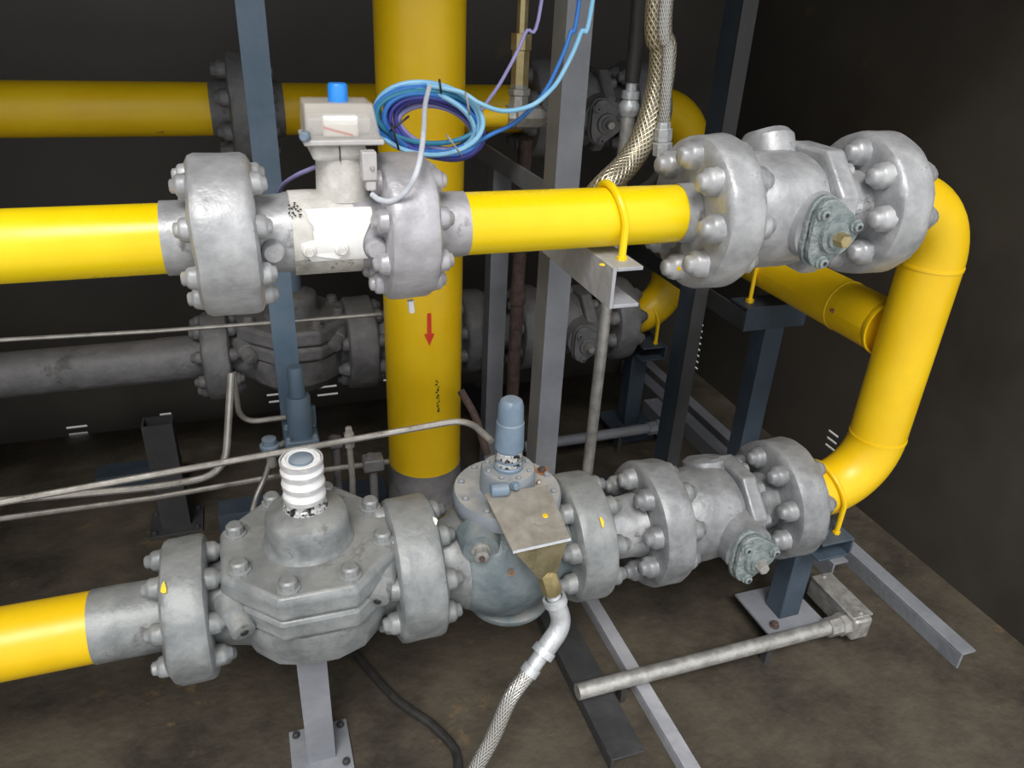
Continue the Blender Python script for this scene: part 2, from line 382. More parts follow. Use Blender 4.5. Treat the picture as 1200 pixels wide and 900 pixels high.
# --- valve with the clear box
v = thing('shutoff_valve', (.09, UY, UZ-.06), 'white and grey valve under a clear box with a bright blue cap', 'valve')
flange(v, -.068, .010, UY, UZ, .1035, 'silver', .0145, .018, 8)
f2 = flange(v, .168, .240, UY, UZ, .099, 'silver_b', .0155, .019, 8)
build(MB().lathe((.010, UY, UZ), (1, 0, 0), dense([(0, .03), (0, .050), (.03, .051), (.045, .054), (.055, .0545)], .01), 40), 'body_end', 'silver', v, .001)
build(MB().lathe((.125, UY, UZ), (1, 0, 0), dense([(0, .0545), (.012, .056), (.03, .052), (.043, .05), (.043, .03)], .01), 40), 'body_end', 'silver_b', v, .001)
body = build(MB().lathe((.052, UY, UZ), (1, 0, 0), dense([(0, .02), (0, .055), (.086, .0555), (.086, .02)], .01), 48), 'body', 'whitedirty', v, .0012)
# whiter belly patch on the side that faces out of the cabinet
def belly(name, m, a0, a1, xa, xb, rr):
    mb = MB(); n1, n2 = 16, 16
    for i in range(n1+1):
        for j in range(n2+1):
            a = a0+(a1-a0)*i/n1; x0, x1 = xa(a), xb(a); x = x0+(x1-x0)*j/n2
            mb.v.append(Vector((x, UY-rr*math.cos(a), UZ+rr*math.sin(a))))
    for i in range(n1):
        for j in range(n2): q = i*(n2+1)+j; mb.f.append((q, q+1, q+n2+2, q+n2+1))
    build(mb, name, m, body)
belly('white_patch', 'white', -.46, .80, lambda a: .074+.004*math.sin(a*6)+.0012*math.sin(a*21), lambda a: .147-.008*math.cos(a*4+.4), 0.0572)
belly('lower_band', 'bodydark', -1.5, -.44, lambda a: .052, lambda a: .140, .0570)  # darker, blotchier band round the bottom of the body
p0, nn0 = hit_cyl(345, 245, (0, UY, UZ), (1, 0, 0), .0565)
for k in range(22):     # speckled old stencil beside the white patch
    px = 338+random.random()*15; py = 238+random.random()*17
    mark(body, px, py, (0, UY, UZ), (1, 0, 0), .0562, .0009+.0008*random.random(), .0008, 'black', 'stencil_speck')
# bolted cover low on the front
cov = MB(); Yf = UY-.0535
def front_disc(px, py, r, h, m, name, Y=Yf, n=14, par=v):
    c = P(px, py, Y=Y); return build(MB().lathe(c+Vector((0, .012, 0)), (0, -1, -.12), [(0, 0), (0, r*1.05), (.012+h*.6, r*1.02), (.012+h, r*.8), (.012+h, 0)], n), name, m, par, .0005, 60)
pts = [P(x, y, Y=Yf+.004) for x, y in ((352, 284), (365, 280), (395, 279), (412, 280), (420, 288), (408, 297), (396, 303), (378, 301), (360, 298), (352, 292))]
build(MB().prism(pts, (0, -.006, 0)), 'cover_plate', 'white', v, bevel=.0015)
front_disc(320, 293, .0145, .010, 'silver', 'plug'); front_disc(440, 288, .0145, .012, 'silver_b', 'plug')
for px, py in ((362, 291), (400, 289)):
    front_disc(px, py, .0095, .008, 'white', 'bolt_washer'); front_disc(px, py, .006, .013, 'whitedirty', 'bolt')
# neck, collar, box
NX = .124
build(MB().lathe((NX, UY, UZ+.045), (0, 0, 1), dense([(0, .02), (0, .036), (.045, .0335), (.060, .033), (.060, .02)], .01), 36), 'neck', 'whitedirty', v, .0008)
build(MB().prism([(NX-.040, UY-.036, -.202), (NX+.030, UY-.036, -.202), (NX+.030, UY+.036, -.202), (NX-.040, UY+.036, -.202)], (0, 0, .021)), 'collar', 'whitedirty', v, bevel=.008)
build(MB().box((NX-.006, UY-.0365, -.2015), (NX-.0045, UY-.0355, -.1815)), 'collar_joint', 'black', v)
bx0, bx1, by0, by1, bz = NX-.0465, NX+.0465, .985, 1.062, -.180
build(MB().box((bx0-.003, by0-.004, bz), (bx1+.003, by1+.003, bz+.007)), 'box_base', 'plastic', v, bevel=.002)
mb = MB(); tp = bz+.048; i = .007
lo = [(bx0, by0, bz+.007), (bx1, by0, bz+.007), (bx1, by1, bz+.007), (bx0, by1, bz+.007)]
hi = [(bx0+i*.3, by0+i*2.2, tp), (bx1-i, by0+i*2.2, tp), (bx1-i, by1-i*.5, tp), (bx0+i*.3, by1-i*.5, tp)]
mb.add(lo+hi, [(4, 5, 6, 7), (0, 1, 5, 4), (1, 2, 6, 5), (2, 3, 7, 6), (3, 0, 4, 7)])
cv = build(mb, 'clear_cover', 'clear', v, bevel=.002)
sd = cv.modifiers.new('thickness', 'SOLIDIFY'); sd.thickness = .0018; sd.offset = -1
build(MB().box((bx0+.006, by0+.03, bz+.007), (bx1-.008, by1-.006, bz+.028)), 'switch_block', 'plastic', v, bevel=.003)
build(MB().box((NX-.024, by0+.008, bz+.008), (NX+.020, by0+.028, bz+.034)), 'dial_housing', 'white', v, bevel=.003)
build(MB().prism([(NX-.024, by0+.0075, bz+.019), (NX+.012, by0+.0075, bz+.009), (NX+.012, by0+.0075, bz+.012), (NX-.024, by0+.0075, bz+.022)], (0, .001, 0)), 'red_pointer', 'red', v)
build(MB().lathe((NX, UY-.006, bz+.046), (0, 0, 1), [(0, 0), (0, .0125), (.020, .0122), (.0225, .0105), (.023, 0)], 28), 'blue_cap', 'bluecap', v)['label'] = 'bright blue round cap'
c = P(357, 160, Y=by0-.002); build(MB().lathe(c, (-.3, -1, 0), [(-.012, 0), (-.012, .006), (.004, .0062), (.007, .004), (.007, 0)], 12), 'cover_screw', 'bluelt', v)
for x in (bx0+.008, bx1-.010): hexbolt(v, (x, by0+.012, bz+.012), (0, -.5, 1), .0022, .008, 'galv', 'cover_screw')
c = P(434, 195, Y=.972); plug = build(MB().box((c.x-.0105, c.y-.002, c.z-.018), (c.x+.0085, c.y+.018, c.z+.018)), 'cable_plug', 'plastic', v, bevel=.002)
build(MB().box((c.x-.006, c.y, c.z-.031), (c.x+.007, c.y+.014, c.z-.018)), 'plug_gland', 'plastic', plug, bevel=.002)
hexbolt(plug, (c.x+.002, c.y-.002, c.z-.002), (0, -1, 0), .0025, .003, 'galv', 'screw')
c = P(481, 352, Y=1.03); build(MB().lathe(c, (.1, 0, -1), [(0, 0), (0, .0052), (.019, .0045), (.019, 0)], 8), 'tape_tail', 'tape', v)
# --- long yellow pipe in the middle
t = thing('gas_pipe', (.45, UY, UZ-.05), 'bright yellow pipe across the middle of the nearer upper line, held by a U-bolt', 'pipe')
pipe_x(t, .292, .638, UY, UZ, .0445, 'yellow')
build(MB().lathe((.240, UY, UZ), (1, 0, 0), dense([(0, .02), (0, .047), (.040, .046), (.0525, .0452)], .008), 40), 'weld_neck', 'silver_b', t, .001)
build(MB().lathe((.637, UY, UZ), (1, 0, 0), dense([(0, .0452), (.023, .048), (.023, .02)], .008), 40), 'weld_neck', 'silver', t, .001)
def u_bolt(X, Y, Z, r, rod, zlow, label, m='yellow', tilt=0):
    o = thing('u_bolt', (X, Y, zlow), label, 'u-bolt'); q = r+rod
    pts = [Vector((X+tilt, Y-q, zlow))]+[Vector((X+tilt*(1-math.sin(math.pi*k/16)), Y-q*math.cos(math.pi*k/16), Z+q*math.sin(math.pi*k/16))) for k in range(17)]+[Vector((X+tilt, Y+q, zlow))]
    build(MB().tube(pts, rod, 10), 'rod', m, o)
    for s_ in (-1, 1): build(MB().lathe((X+tilt, Y+s_*q, zlow), (0, 0, 1), [(0, rod), (0, rod*1.45), (.005, rod*1.45), (.005, rod)], 6), 'nut', m, o)
    return o
BRZ = -.352
u_bolt(.516, UY, UZ, .0445, .0058, BRZ, 'yellow U-bolt clamping the bright yellow pipe to its pale bracket', tilt=.010)
# channel bracket below it
def channel(name, x0, x1, y0, y1, ztop, h, th, m, label, cat='bracket', open_right=True, group=None):
    o = thing(name, ((x0+x1)/2, (y0+y1)/2, ztop-h), label, cat, group)
    web = (x0, x0+th) if open_right else (x1-th, x1)
    build(MB().box((web[0], y0, ztop-h), (web[1], y1, ztop)), 'web', m, o, bevel=.001)
    a, b = (x0+th, x1) if open_right else (x0, x1-th)
    build(MB().box((a, y0, ztop-th), (b, y1, ztop)), 'top_flange', m, o, bevel=.001)
    build(MB().box((a, y0, ztop-h), (b, y1, ztop-h+th)), 'bottom_flange', m, o, bevel=.001)
    return o
ch = channel('channel_bracket', .496, .545, .945, 1.326, BRZ, .064, .006, 'chan', 'pale grey steel channel bracket jutting out under the bright yellow pipe')
pp = P(706, 313, Z=BRZ); build(MB().lathe(pp+Vector((.004, .01, 0)), (0, 0, 1), [(0, 0), (0, .005), (.0015, .0035), (.0015, 0)], 8), 'paint_mark', 'ymark', ch)

# ================================================================== BALL VALVES
def ball_valve(name, label, a, b, c, d, Y, Z, R, m, padm, group=None, rb=.025, H=.036, big=True, n=8, ph=.5):
    """flange a-b, body b-c, flange c-d; the stem points out of the cabinet"""
    o = thing(name, ((a+d)/2, Y, Z-R), label, 'valve', group)
    fls = [flange(o, a, b, Y, Z, R, m, rb, H, n, .74, ph), flange(o, c, d, Y, Z, R*1.0, m, rb, H, n, .74, ph)]
    L = c-b; k = L/.25
    pr = [(0, .02), (0, .076), (.012*k, .083), (.03*k, .090), (.06*k, .094), (.105*k, .094), (.128*k, .091), (.133*k, .086), (.139*k, .086)]
    build(MB().lathe((b, Y, Z), (1, 0, 0), dense(pr+[(.139*k, .02)], .01), 48), 'body', m, o, .003, 14)
    # closure half: eight-cornered plate then a neck
    build(MB().lathe((b+.1395*k, Y, Z), (1, 0, 0), dense([(0, .02), (0, .104), (.004, .109), (.034*k, .109), (.039*k, .104), (.040*k, .09), (.040*k, .02)], .012), 8, math.pi/8), 'closure_flange', m, o, .002, 20, ang=30, bevel=.006)
    build(MB().lathe((b+.1795*k, Y, Z), (1, 0, 0), dense([(0, .085), (.010*k, .072), (.03*k, .062), (L-.1795*k, .06), (L-.1795*k, .02)], .01), 40), 'neck', m, o, .002, 16)
    for g in (.6, 1.35, 2.1, 2.9, 3.7, 5.6):
        p = Vector((b+.178*k, Y+math.cos(g)*.078, Z+math.sin(g)*.078)); hexbolt(o, p, (1, 0, 0), .013, .022, m, 'body_bolt')
    sx = b+(.112 if big else .124)*k; bk = 1 if big else .62; ext = 0 if big else .014
    build(MB().lathe((sx-.004, Y+.045, Z+.055), (0, .5, 1), [(0, 0), (0, .046), (.050*bk, .044), (.060*bk, .036), (.062*bk, 0)], 20), 'top_boss', m, o, .002)
    # stem housing pointing at the cabinet's open side
    build(MB().lathe((sx, Y-.06, Z-.004), (0, -1, -.05), dense([(0, .02), (0, .056), (.028, .052), (.046+ext, .050), (.046+ext, .02)], .01), 32), 'stem_housing', m, o, .0015)
    sy = Y-.106-ext; zz = Z-.006-ext*.4
    def rounded(rx, rz, y, th, ph=.0, nm='gland_plate', mm=padm):
        pts = []
        for j in range(36):
            g = 2*math.pi*j/36; r = 1+.13*math.cos(3*g+ph)
            pts.append(Vector((sx+rx*r*math.cos(g), y, zz+rz*r*math.sin(g))))
        return build(MB().prism(pts, (0, -th, 0)), nm, mm, o, .0008, 60, bevel=.0015)
    rounded(.046, .053, sy, .009); rounded(.043, .050, sy-.012, .010)
    build(MB().cyl((sx, sy-.006, zz), (sx, sy-.016, zz), .036, 20), 'gasket', 'black', o)
    build(MB().lathe((sx+.002, sy-.022, zz-.004), (0, -1, 0), [(0, 0), (0, .026), (.007, .0245), (.008, .017), (.013, .0165), (.013, 0)], 28), 'gland', padm, o, .0004, 80)
    build(MB().lathe((sx+.002, sy-.034, zz-.004), (0, -1, 0), [(0, 0), (0, .0115), (.016, .0110), (.018, .0095), (.018, 0)], 6), 'stem', 'brass' if big else 'galv', o)
    for g in (.25+math.pi*2/3*q for q in range(3)):
        bp = Vector((sx+.040*math.cos(g), sy-.022, zz+.045*math.sin(g)))
        bo = build(MB().lathe(bp, (0, -1, 0), [(0, 0), (0, .0105), (.004, .0105), (.005, .0075), (.010, .0075), (.011, .005), (.011, 0)], 14), 'plate_bolt', padm, o)
        build(MB().cyl(bp+Vector((0, -.0105, 0)), bp+Vector((0, -.0118, 0)), .0035, 6), 'socket', 'black', bo)
    return o, fls
bv, bf = ball_valve('ball_valve', 'large silver painted ball valve at the right end of the nearer upper line', .660, .727, .975, 1.045, UY, UZ, .1195, 'silver', 'pad', rb=.0215, H=.031, ph=0)
c, nn = hit_cyl(795, 314, (0, UY, UZ-.02), (1, 0, 0), .1); mk = P(796, 315, X=.632)
build(MB().lathe(mk, (-1, -.3, 0), [(0, 0), (0, .004), (.002, .003), (.002, 0)], 8), 'paint_mark', 'ymark', bf[0])

# ================================================================== THE TWO YELLOW U-SHAPED RETURNS AND THEIR LINK
RX, RR, RB = 1.205, .056, .120
def return_pipe(Y, z1, z2, x1, x2, label, tee):
    o = thing('return_pipe', (RX, Y, z2-RR), label, 'pipe', None)
    pts = [Vector((x1, Y, z1))]+arc_elbow((RX-RB, Y, z1-RB), (0, 0, 1), (1, 0, 0), RB)
    build(MB().tube(pts, RR, 36), 'upper_elbow', 'yellow_b', o)
    build(MB().tube([(RX, Y, z1-RB), (RX, Y, (z1+z2)/2), (RX, Y, z2+RB)], RR, 36), 'riser', 'yellow_b', o)
    pts = arc_elbow((RX-RB, Y, z2+RB), (1, 0, 0), (0, 0, -1), RB)+[Vector((x2, Y, z2))]
    build(MB().tube(pts, RR*1.01, 36), 'lower_elbow', 'yellow_b', o)
    for zz in (z1-RB, z2+RB): build(MB().lathe((RX, Y, zz-.003), (0, 0, 1), [(0, RR), (0, RR*1.025), (.006, RR*1.025), (.006, RR)], 36), 'weld_seam', 'yellow_b', o)
    build(MB().lathe((RX, Y+tee*(RR-.004), TZ), (0, tee, 0), [(0, RR*.98), (0, RR*1.06), (.012, RR*1.03), (.014, RR)], 36), 'tee_weld', 'yellow_b', o)
    return o
LY, LZ = 1.03, -.915
DX_, DY_, DZ_ = .045, .89, .04
TZ = -.575
return_pipe(LY, UZ, LZ, 1.045, 1.016, 'nearer yellow pipe bent into a U, rising beside the lower silver ball valve', 1)
return_pipe(LY+DY_, -.267, LZ+DZ_, 1.10, 1.016+DX_, 'farther yellow U-shaped pipe whose elbows show behind the silver valve', -1)
t = thing('link_pipe', (RX, 1.475, TZ-RR), 'soiled yellow pipe running back into the cabinet below the upper ball valve', 'pipe')
build(MB().tube([(RX, LY+RR+.012, TZ), (RX, 1.3, TZ), (RX, 1.6, TZ), (RX, LY+DY_-RR-.012, TZ)], RR, 40), 'pipe', 'yellow_b', t)
build(MB().lathe((RX, 1.205, TZ), (0, 1, 0), [(0, RR), (.001, RR*1.02), (.005, RR*1.02), (.006, RR)], 40), 'weld_seam', 'yellow_b', t)
mark(t, 976, 364, (RX, 0, TZ), (0, 1, 0), RR, .007, .005, 'rustspot', 'rust_stain')

# ================================================================== THE TWO LOWER LINES
def lower_line(ox, oy, oz, front):
    Y, Z = LY+oy, LZ+oz
    sm = 'silver_d' if front else 'silver_shaded'
    wh = 'nearer lower line' if front else 'farther lower line'
    # ---- stub on the left
    o = thing('gas_pipe', (-.45+ox, Y, Z-.06), 'grey pipe leading into the %s from the left' % ('nearer octagonal valve' if front else 'shadowed octagonal valve at the back'), 'pipe')
    pipe_x(o, LW+.01, -.30+ox, Y, Z, .056, 'yellow_b' if front else 'silver_shaded'); pipe_x(o, -.30+ox, -.192+ox, Y, Z, .058, sm, 'weld_neck', .0015)
    # ---- octagonal valve
    o = thing('octagonal_valve', (.033+ox, Y, Z-.12), 'big octagonal silver valve with a white-taped stem in the foreground' if front else 'dark octagonal valve on the farther lower line behind the blue post', 'valve')
    fa = flange(o, -.192+ox, -.124+ox, Y, Z, .116, sm, .017, .026, 8)
    fb = flange(o, .165+ox, .246+ox, Y, Z, .126, sm, .019, .028, 8)
    build(MB().lathe((-.124+ox, Y, Z), (1, 0, 0), dense([(0, .03), (0, .066), (.03, .072), (.10, .09), (.19, .09), (.26, .075), (.289, .07), (.289, .03)], .012), 40), 'body', sm, o, .003, 14)
    cx = .036+ox
    build(MB().lathe((cx, Y, Z-.098), (0, 0, 1), dense([(0, 0), (0, .06), (.012, .095), (.04, .122), (.085, .134), (.113, .136), (.113, .02)], .015), 16, math.pi/16), 'bowl', sm, o, .004, 12, ang=25)
    build(MB().lathe((cx, Y, Z+.016), (0, 0, 1), dense([(0, .02), (0, .142), (.006, .150), (.034, .150), (.042, .145), (.042, .02)], .014), 8, math.pi/8), 'lower_plate', sm, o, .004, 16, ang=25, bevel=.007)
    zt = Z+.103
    build(MB().lathe((cx, Y, Z+.059), (0, 0, 1), dense([(0, .02), (0, .146), (.006, .152), (.034, .150), (.044, .143), (.044, .02)], .014), 8, math.pi/8), 'cover_plate', sm, o, .004, 16, ang=25, bevel=.008)
    for k in range(8):
        g = 2*math.pi*(k+.5)/8+.05; r = .121
        hexbolt(o, (cx+r*math.cos(g), Y+r*math.sin(g), zt-.002), (0, 0, 1), .0145, .022, sm, 'cover_bolt')
    build(MB().lathe((cx, Y, zt-.002), (0, 0, 1), dense([(0, .02), (0, .075), (.008, .070), (.012, .0675), (.050, .0660), (.056, .0625), (.062, .050), (.068, .037), (.068, .01)], .01), 44), 'bonnet', sm, o, .0015, 16)
    if front:
        zc = zt+.064
        build(MB().lathe((cx, Y, zc-.002), (0, 0, 1), [(0, .02), (0, .0365), (.010, .034), (.012, .0315), (.020, .0315), (.020, .02)], 36), 'label_band', 'label', o)
        pr = [(0, .02)]
        for q in range(3): z0 = .002+q*.023; pr += [(z0, .0305), (z0+.004, .0325), (z0+.014, .0325), (z0+.018, .0300), (z0+.023, .0300)]
        st = build(MB().lathe((cx, Y, zc+.014), (0, 0, 1), dense(pr+[(.073, .031), (.077, .029), (.077, .0235), (.074, .023), (.074, 0)], .006), 40), 'stem_cap', 'tape', o, .0008, 40)
        for q in range(4):
            z0 = zc+.014+(.0045, .0275, .0505, .069)[q]; build(MB().lathe((cx, Y, z0), (0, 0, 1), [(0, .031), (0, .0334), (.007, .0336), (.007, .031)], 40), 'tape_ring', 'tapeb', st, .0006, 60)
        build(MB().lathe((cx, Y, zc+.014+.0735), (0, 0, 1), [(0, 0), (0, .0195), (.004, .0185), (.007, .013), (.0075, 0)], 28), 'cap_insert', 'bluelt', st)
    else:
        build(MB().lathe((cx, Y, zt+.064), (0, 0, 1), [(0, .01), (0, .031), (.05, .030), (.07, .027), (.075, 0)], 28), 'stem_cap', 'bluelt', o)
    for (ex, ey, ez, dx) in ((-.076, -.11, .029, .32), (.126, -.118, .046, -.35)):
        dd = Vector((dx, -1, -.3)).normalized(); a = Vector((ex+ox, Y+ey, Z+ez))-dd*.068
        pl = build(MB().lathe(a, dd, dense([(0, 0), (0, .026), (.035, .024), (.038, .0195), (.066, .0185), (.068, .013), (.068, 0)], .01), 20), 'side_plug', sm, o, .001)
        build(MB().lathe(a+dd*.0675, dd, [(0, 0), (0, .007), (.002, .006), (.002, 0)], 8), 'plug_recess', 'black' if front else sm, pl)
    if front:
        mark(fa, 192, 690, (0, Y, Z), (1, 0, 0), .117, .004, .009, 'ymark'); mk = mark(fb, 510, 611, (0, Y, Z), (1, 0, 0), .127, .0035, .008, 'white')
    # ---- regulator
    o = thing('pressure_regulator', (.375+ox, Y, Z-.13), 'teal grey pressure regulator topped by a pale blue cap' if front else 'dark pressure regulator on the farther lower line behind the steel posts', 'regulator')
    fc = flange(o, .487+ox, .560+ox, Y, Z, .121, sm, .019, .03, 8)
    rm = 'regbody' if front else 'silver_shaded'
    build(MB().lathe((.246+ox, Y, Z), (1, 0, 0), dense([(0, .03), (0, .074), (.025, .077), (.05, .092), (.09, .112), (.13, .118), (.17, .108), (.20, .09), (.225, .075), (.241, .072), (.241, .03)], .012), 44), 'body', rm, o, .002, 14)
    build(MB().lathe((.246+ox, Y, Z), (1, 0, 0), dense([(0, .0755), (.025, .0785), (.045, .0915)], .01), 44), 'body_end', sm, o, .001)
    rx = .379+ox; zp = Z+.110
    build(MB().lathe((rx, Y, Z+.04), (0, 0, 1), dense([(0, .05), (0, .098), (.04, .084), (.072, .080), (.072, .05)], .012), 40), 'bonnet_base', rm, o, .0015)
    build(MB().lathe((rx, Y, zp), (0, 0, 1), dense([(0, .03), (0, .094), (.004, .096), (.024, .096), (.029, .093), (.029, .03)], .012), 48), 'top_plate', rm if not front else 'pilot', o, .0008)
    zc = zp+.029
    for k in range(10):
        g = 2*math.pi*(k+.3)/10
        hexbolt(o, (rx+.082*math.cos(g), Y+.082*math.sin(g), zc-.002), (0, 0, 1), .0058, .0085, 'pilot' if front else rm, 'plate_bolt')
    build(MB().lathe((rx, Y, zc-.001), (0, 0, 1), dense([(0, .02), (0, .048), (.004, .0485), (.040, .0475), (.044, .045), (.044, .02)], .01), 40), 'pilot_housing', 'pilot' if front else rm, o, .0006)
    z2 = zc+.043
    for k in range(8):
        g = 2*math.pi*(k+.2)/8
        hexbolt(o, (rx+.038*math.cos(g), Y+.038*math.sin(g), z2-.002), (0, 0, 1), .0046, .0068, 'pilot' if front else rm, 'housing_bolt')
    build(MB().lathe((rx, Y, z2-.001), (0, 0, 1), [(0, .01), (0, .0255), (.007, .0255), (.009, .0235), (.042, .0235), (.042, .01)], 32), 'pilot_neck', 'bluelt' if front else rm, o)
    if front:
        build(MB().lathe((rx, Y, z2+.022), (0, 0, 1), [(0, .0236), (.0002, .0240), (.0145, .0240), (.015, .0236)], 32), 'label_band', 'label', o)
        build(MB().lathe((rx, Y, z2+.010), (0, 0, 1), [(0, .0236), (.0002, .0240), (.007, .0240), (.0072, .0236)], 32), 'label_band', 'label', o)
    build(MB().lathe((rx, Y, z2+.041), (0, 0, 1), [(0, .01), (0, .0252), (.050, .0236), (.052, .0220), (.056, .0224), (.082, .0212), (.090, .0185), (.094, .013), (.094, 0)], 32), 'blue_cap', 'bluelt' if front else rm, o, .0004, 40)
    c = Vector((.304+ox, Y-.100, Z+.093))
    if front:
        # side valve, rusty patch, boss with plug
        a = P(575, 575, Y=Y-.052)
        build(MB().lathe(a, (1, -.12, 0), [(0, 0), (0, .010), (.002, .0115), (.029, .0115), (.031, .009), (.031, 0)], 20), 'side_fitting', 'bluelt', o)
        hexbolt(o, P(603, 569, Y=Y-.049), (.2, -1, .2), .0065, .009, 'bluelt', 'side_bolt')
        for px, py in ((612, 578), (619, 575), (626, 572), (632, 566)):
            a = P(px, py, Z=zc+.002); build(MB().lathe(a-Vector((0, 0, .003)), (0, 0, 1), [(0, 0), (0, .006), (.006, .0055), (.009, .003), (.009, 0)], 7), 'pipe_scale', 'plate', o, .002, 80)
        a = P(635, 552, Z=zc); pts = [a+Vector((.013*math.cos(g)*(1+.2*math.sin(3*g)), .013*math.sin(g)*(1+.15*math.sin(2*g)), .0003)) for g in (2*math.pi*j/18 for j in range(18))]
        rs = build(MB().prism(pts, (0, 0, .0008)), 'rust_patch', 'rustspot', o); hexbolt(rs, a+Vector((0, 0, .001)), (0, 0, 1), .0065, .007, 'rust', 'rusty_bolt')
        a = P(563, 640, Y=.955); dd = Vector((-.2, -1, -.1)).normalized()
        bs = build(MB().lathe(a-dd*(-.02), dd, dense([(-.05, 0), (-.05, .040), (-.02, .033), (-.012, .030), (-.012, 0)], .01), 28), 'boss', rm, o, .001)
        b2 = a+dd*.008
        build(MB().lathe(b2, dd, [(0, 0), (0, .017), (.004, .017), (.005, .0125), (.018, .0125), (.019, .008), (.019, 0)], 8), 'boss_plug', 'galv', bs)
        build(MB().lathe(b2+dd*.019, dd, [(0, 0), (0, .005), (.006, .0045), (.006, 0)], 8), 'boss_pin', 'rust', bs)
        q, nn = hit_cyl(599, 671, (0, Y, Z), (1, 0, 0), .118)
        build(MB().lathe(q-nn*.001, nn, [(0, .004), (0, .0055), (.0025, .0055), (.0025, .004)], 16), 'red_ring', 'rustspot', o)
        build(MB().lathe((rx+.012, Y, Z-.112), (0, 0, 1), dense([(-.012, .03), (-.010, .075), (0, .082), (.006, .082), (.010, .075), (.010, .03)], .01), 36), 'lower_rim', rm, o, .001)
        mark(fc, 705, 612, (0, Y, Z), (1, 0, 0), .122, .003, .010, 'ymark')
        mk = P(668, 632, X=.486); build(MB().lathe(mk, (-1, -.2, .1), [(0, 0), (0, .006), (.002, .004), (.002, 0)], 8), 'paint_mark', 'ymark', fc)
    # ---- spool
    o = thing('pipe_spool', (.62+ox, Y, Z-.06), 'short silver pipe piece between two flanges of the %s' % wh, 'pipe')
    build(MB().lathe((.560+ox, Y, Z), (1, 0, 0), dense([(0, .02), (0, .062), (.02, .059), (.07, .060), (.090, .064), (.090, .02)], .01), 40), 'pipe', 'silver' if front else sm, o, .0015)
    # ---- ball valve
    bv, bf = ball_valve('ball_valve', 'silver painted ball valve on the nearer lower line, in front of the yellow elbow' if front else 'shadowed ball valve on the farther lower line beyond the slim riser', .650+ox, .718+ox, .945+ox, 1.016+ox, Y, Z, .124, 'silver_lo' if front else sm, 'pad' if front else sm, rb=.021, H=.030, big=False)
    # ---- support below the elbow: channel, leg, foot, u-bolt
    hx = 1.118+ox
    u_bolt(hx-.035, Y, Z, RR, .0055, Z-.072, 'yellow U-bolt round the %s yellow elbow' % ('nearer lower' if front else 'farther lower'), 'yellow_b', tilt=.02)
    channel('channel_bracket', hx-.070, hx+.012, Y-.088, Y+.07, Z-.072, .045, .005, 'bluem' if front else 'bluedk', 'dark channel bracket under the %s yellow elbow' % ('nearer lower' if front else 'farther lower'), open_right=False)
    o = thing('support_leg', (hx-.04, Y, FZ), 'blue square steel leg standing under the %s ball valve' % ('nearer lower' if front else 'farther lower'), 'leg')
    build(MB().box((hx-.068, Y-.027, FZ+.048), (hx-.014, Y+.027, Z-.117)), 'column', 'bluem' if front else 'bluedk', o, bevel=.003)
    build(MB().box((hx-.12, Y-.062, FZ), (hx+.03, Y-.056, FZ+.048)).box((hx-.12, Y-.056, FZ+.042), (hx+.03, Y+.075, FZ+.048)), 'foot_plate', 'post' if front else 'bluedk', o, bevel=.002)
    for sx_, sy_ in ((-1, -1), (1, 1)): hexbolt(o, (hx-.041+sx_*.05, Y+sy_*.04, FZ+.047), (0, 0, 1), .009, .012, 'rust' if front else 'post_d', 'foot_bolt')
M['pilot'] = mat('pilot_blue_grey', (.185,.215,.245), (.25,.275,.30), .5, 0, 18, .12, 60, dust=((.42,.40,.37), .9))
M['silver_lo'] = mat('silver_low_shaded', (.19,.197,.205), (.345,.352,.362), .45, .3, 17, .42, 30, spots=(9,.59,(.16,.158,.155)), dust=((.40,.395,.38), .2))  # lower valve's silver, its dimmer light painted in as darker grey
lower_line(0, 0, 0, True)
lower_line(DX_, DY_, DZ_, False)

# drain hopper under the regulator, with its fitting and elbow
h = thing('drain_hopper', (.38, .90, -.85), 'brass sheet hopper under a dusty plate with a galvanised elbow drain', 'hopper')
pts = [Vector((.322, .982, -.749)), Vector((.436, .982, -.752)), Vector((.427, .858, -.768)), Vector((.330, .858, -.772))]
pl = build(MB().prism(pts, (0, 0, .003)), 'top_plate', 'plate', h)
build(MB().prism([Vector((.330, .8565, -.7725)), Vector((.427, .8565, -.7685)), Vector((.427, .8580, -.7645)), Vector((.330, .8580, -.7685))], (0, -.0012, 0)), 'plate_edge', 'galvb', pl)
build(MB().lathe(P(639, 604, Z=-.757), (0, 0, 1), [(-.002, 0), (-.002, .006), (.0008, .0045), (.0008, 0)], 10), 'paint_mark', 'ymark', pl)
tp = [Vector((.333, .861, -.773)), Vector((.425, .861, -.769)), Vector((.429, .940, -.759)), Vector((.328, .940, -.757))]
bt = [Vector((.386, .868, -.852)), Vector((.412, .868, -.850)), Vector((.412, .893, -.850)), Vector((.386, .893, -.852))]
build(MB().add(tp+bt, [(0, 1, 5, 4), (1, 2, 6, 5), (2, 3, 7, 6), (3, 0, 4, 7), (4, 5, 6, 7)]), 'funnel', 'hopper', h, flat=True)
a, b = Vector((.399, .880, -.842)), Vector((.414, .874, -.896)); dd = (b-a).normalized()
build(MB().lathe(a, dd, [(0, 0), (0, .0155), (.004, .017), (.046, .0175), (.050, .0150), (.050, 0)], 8), 'brass_fitting', 'brass', h)
build(MB().lathe(b-dd*.006, dd, [(0, 0), (0, .0125), (.020, .0125), (.020, 0)], 20), 'nipple', 'galvb', h)
e0 = b+dd*.012; path = bend([e0, Vector((.432, .862, -.955)), Vector((.392, .846, -.992))], .03, 10)
el = build(MB().tube(path, .0170, 20), 'elbow', 'galvb', h)
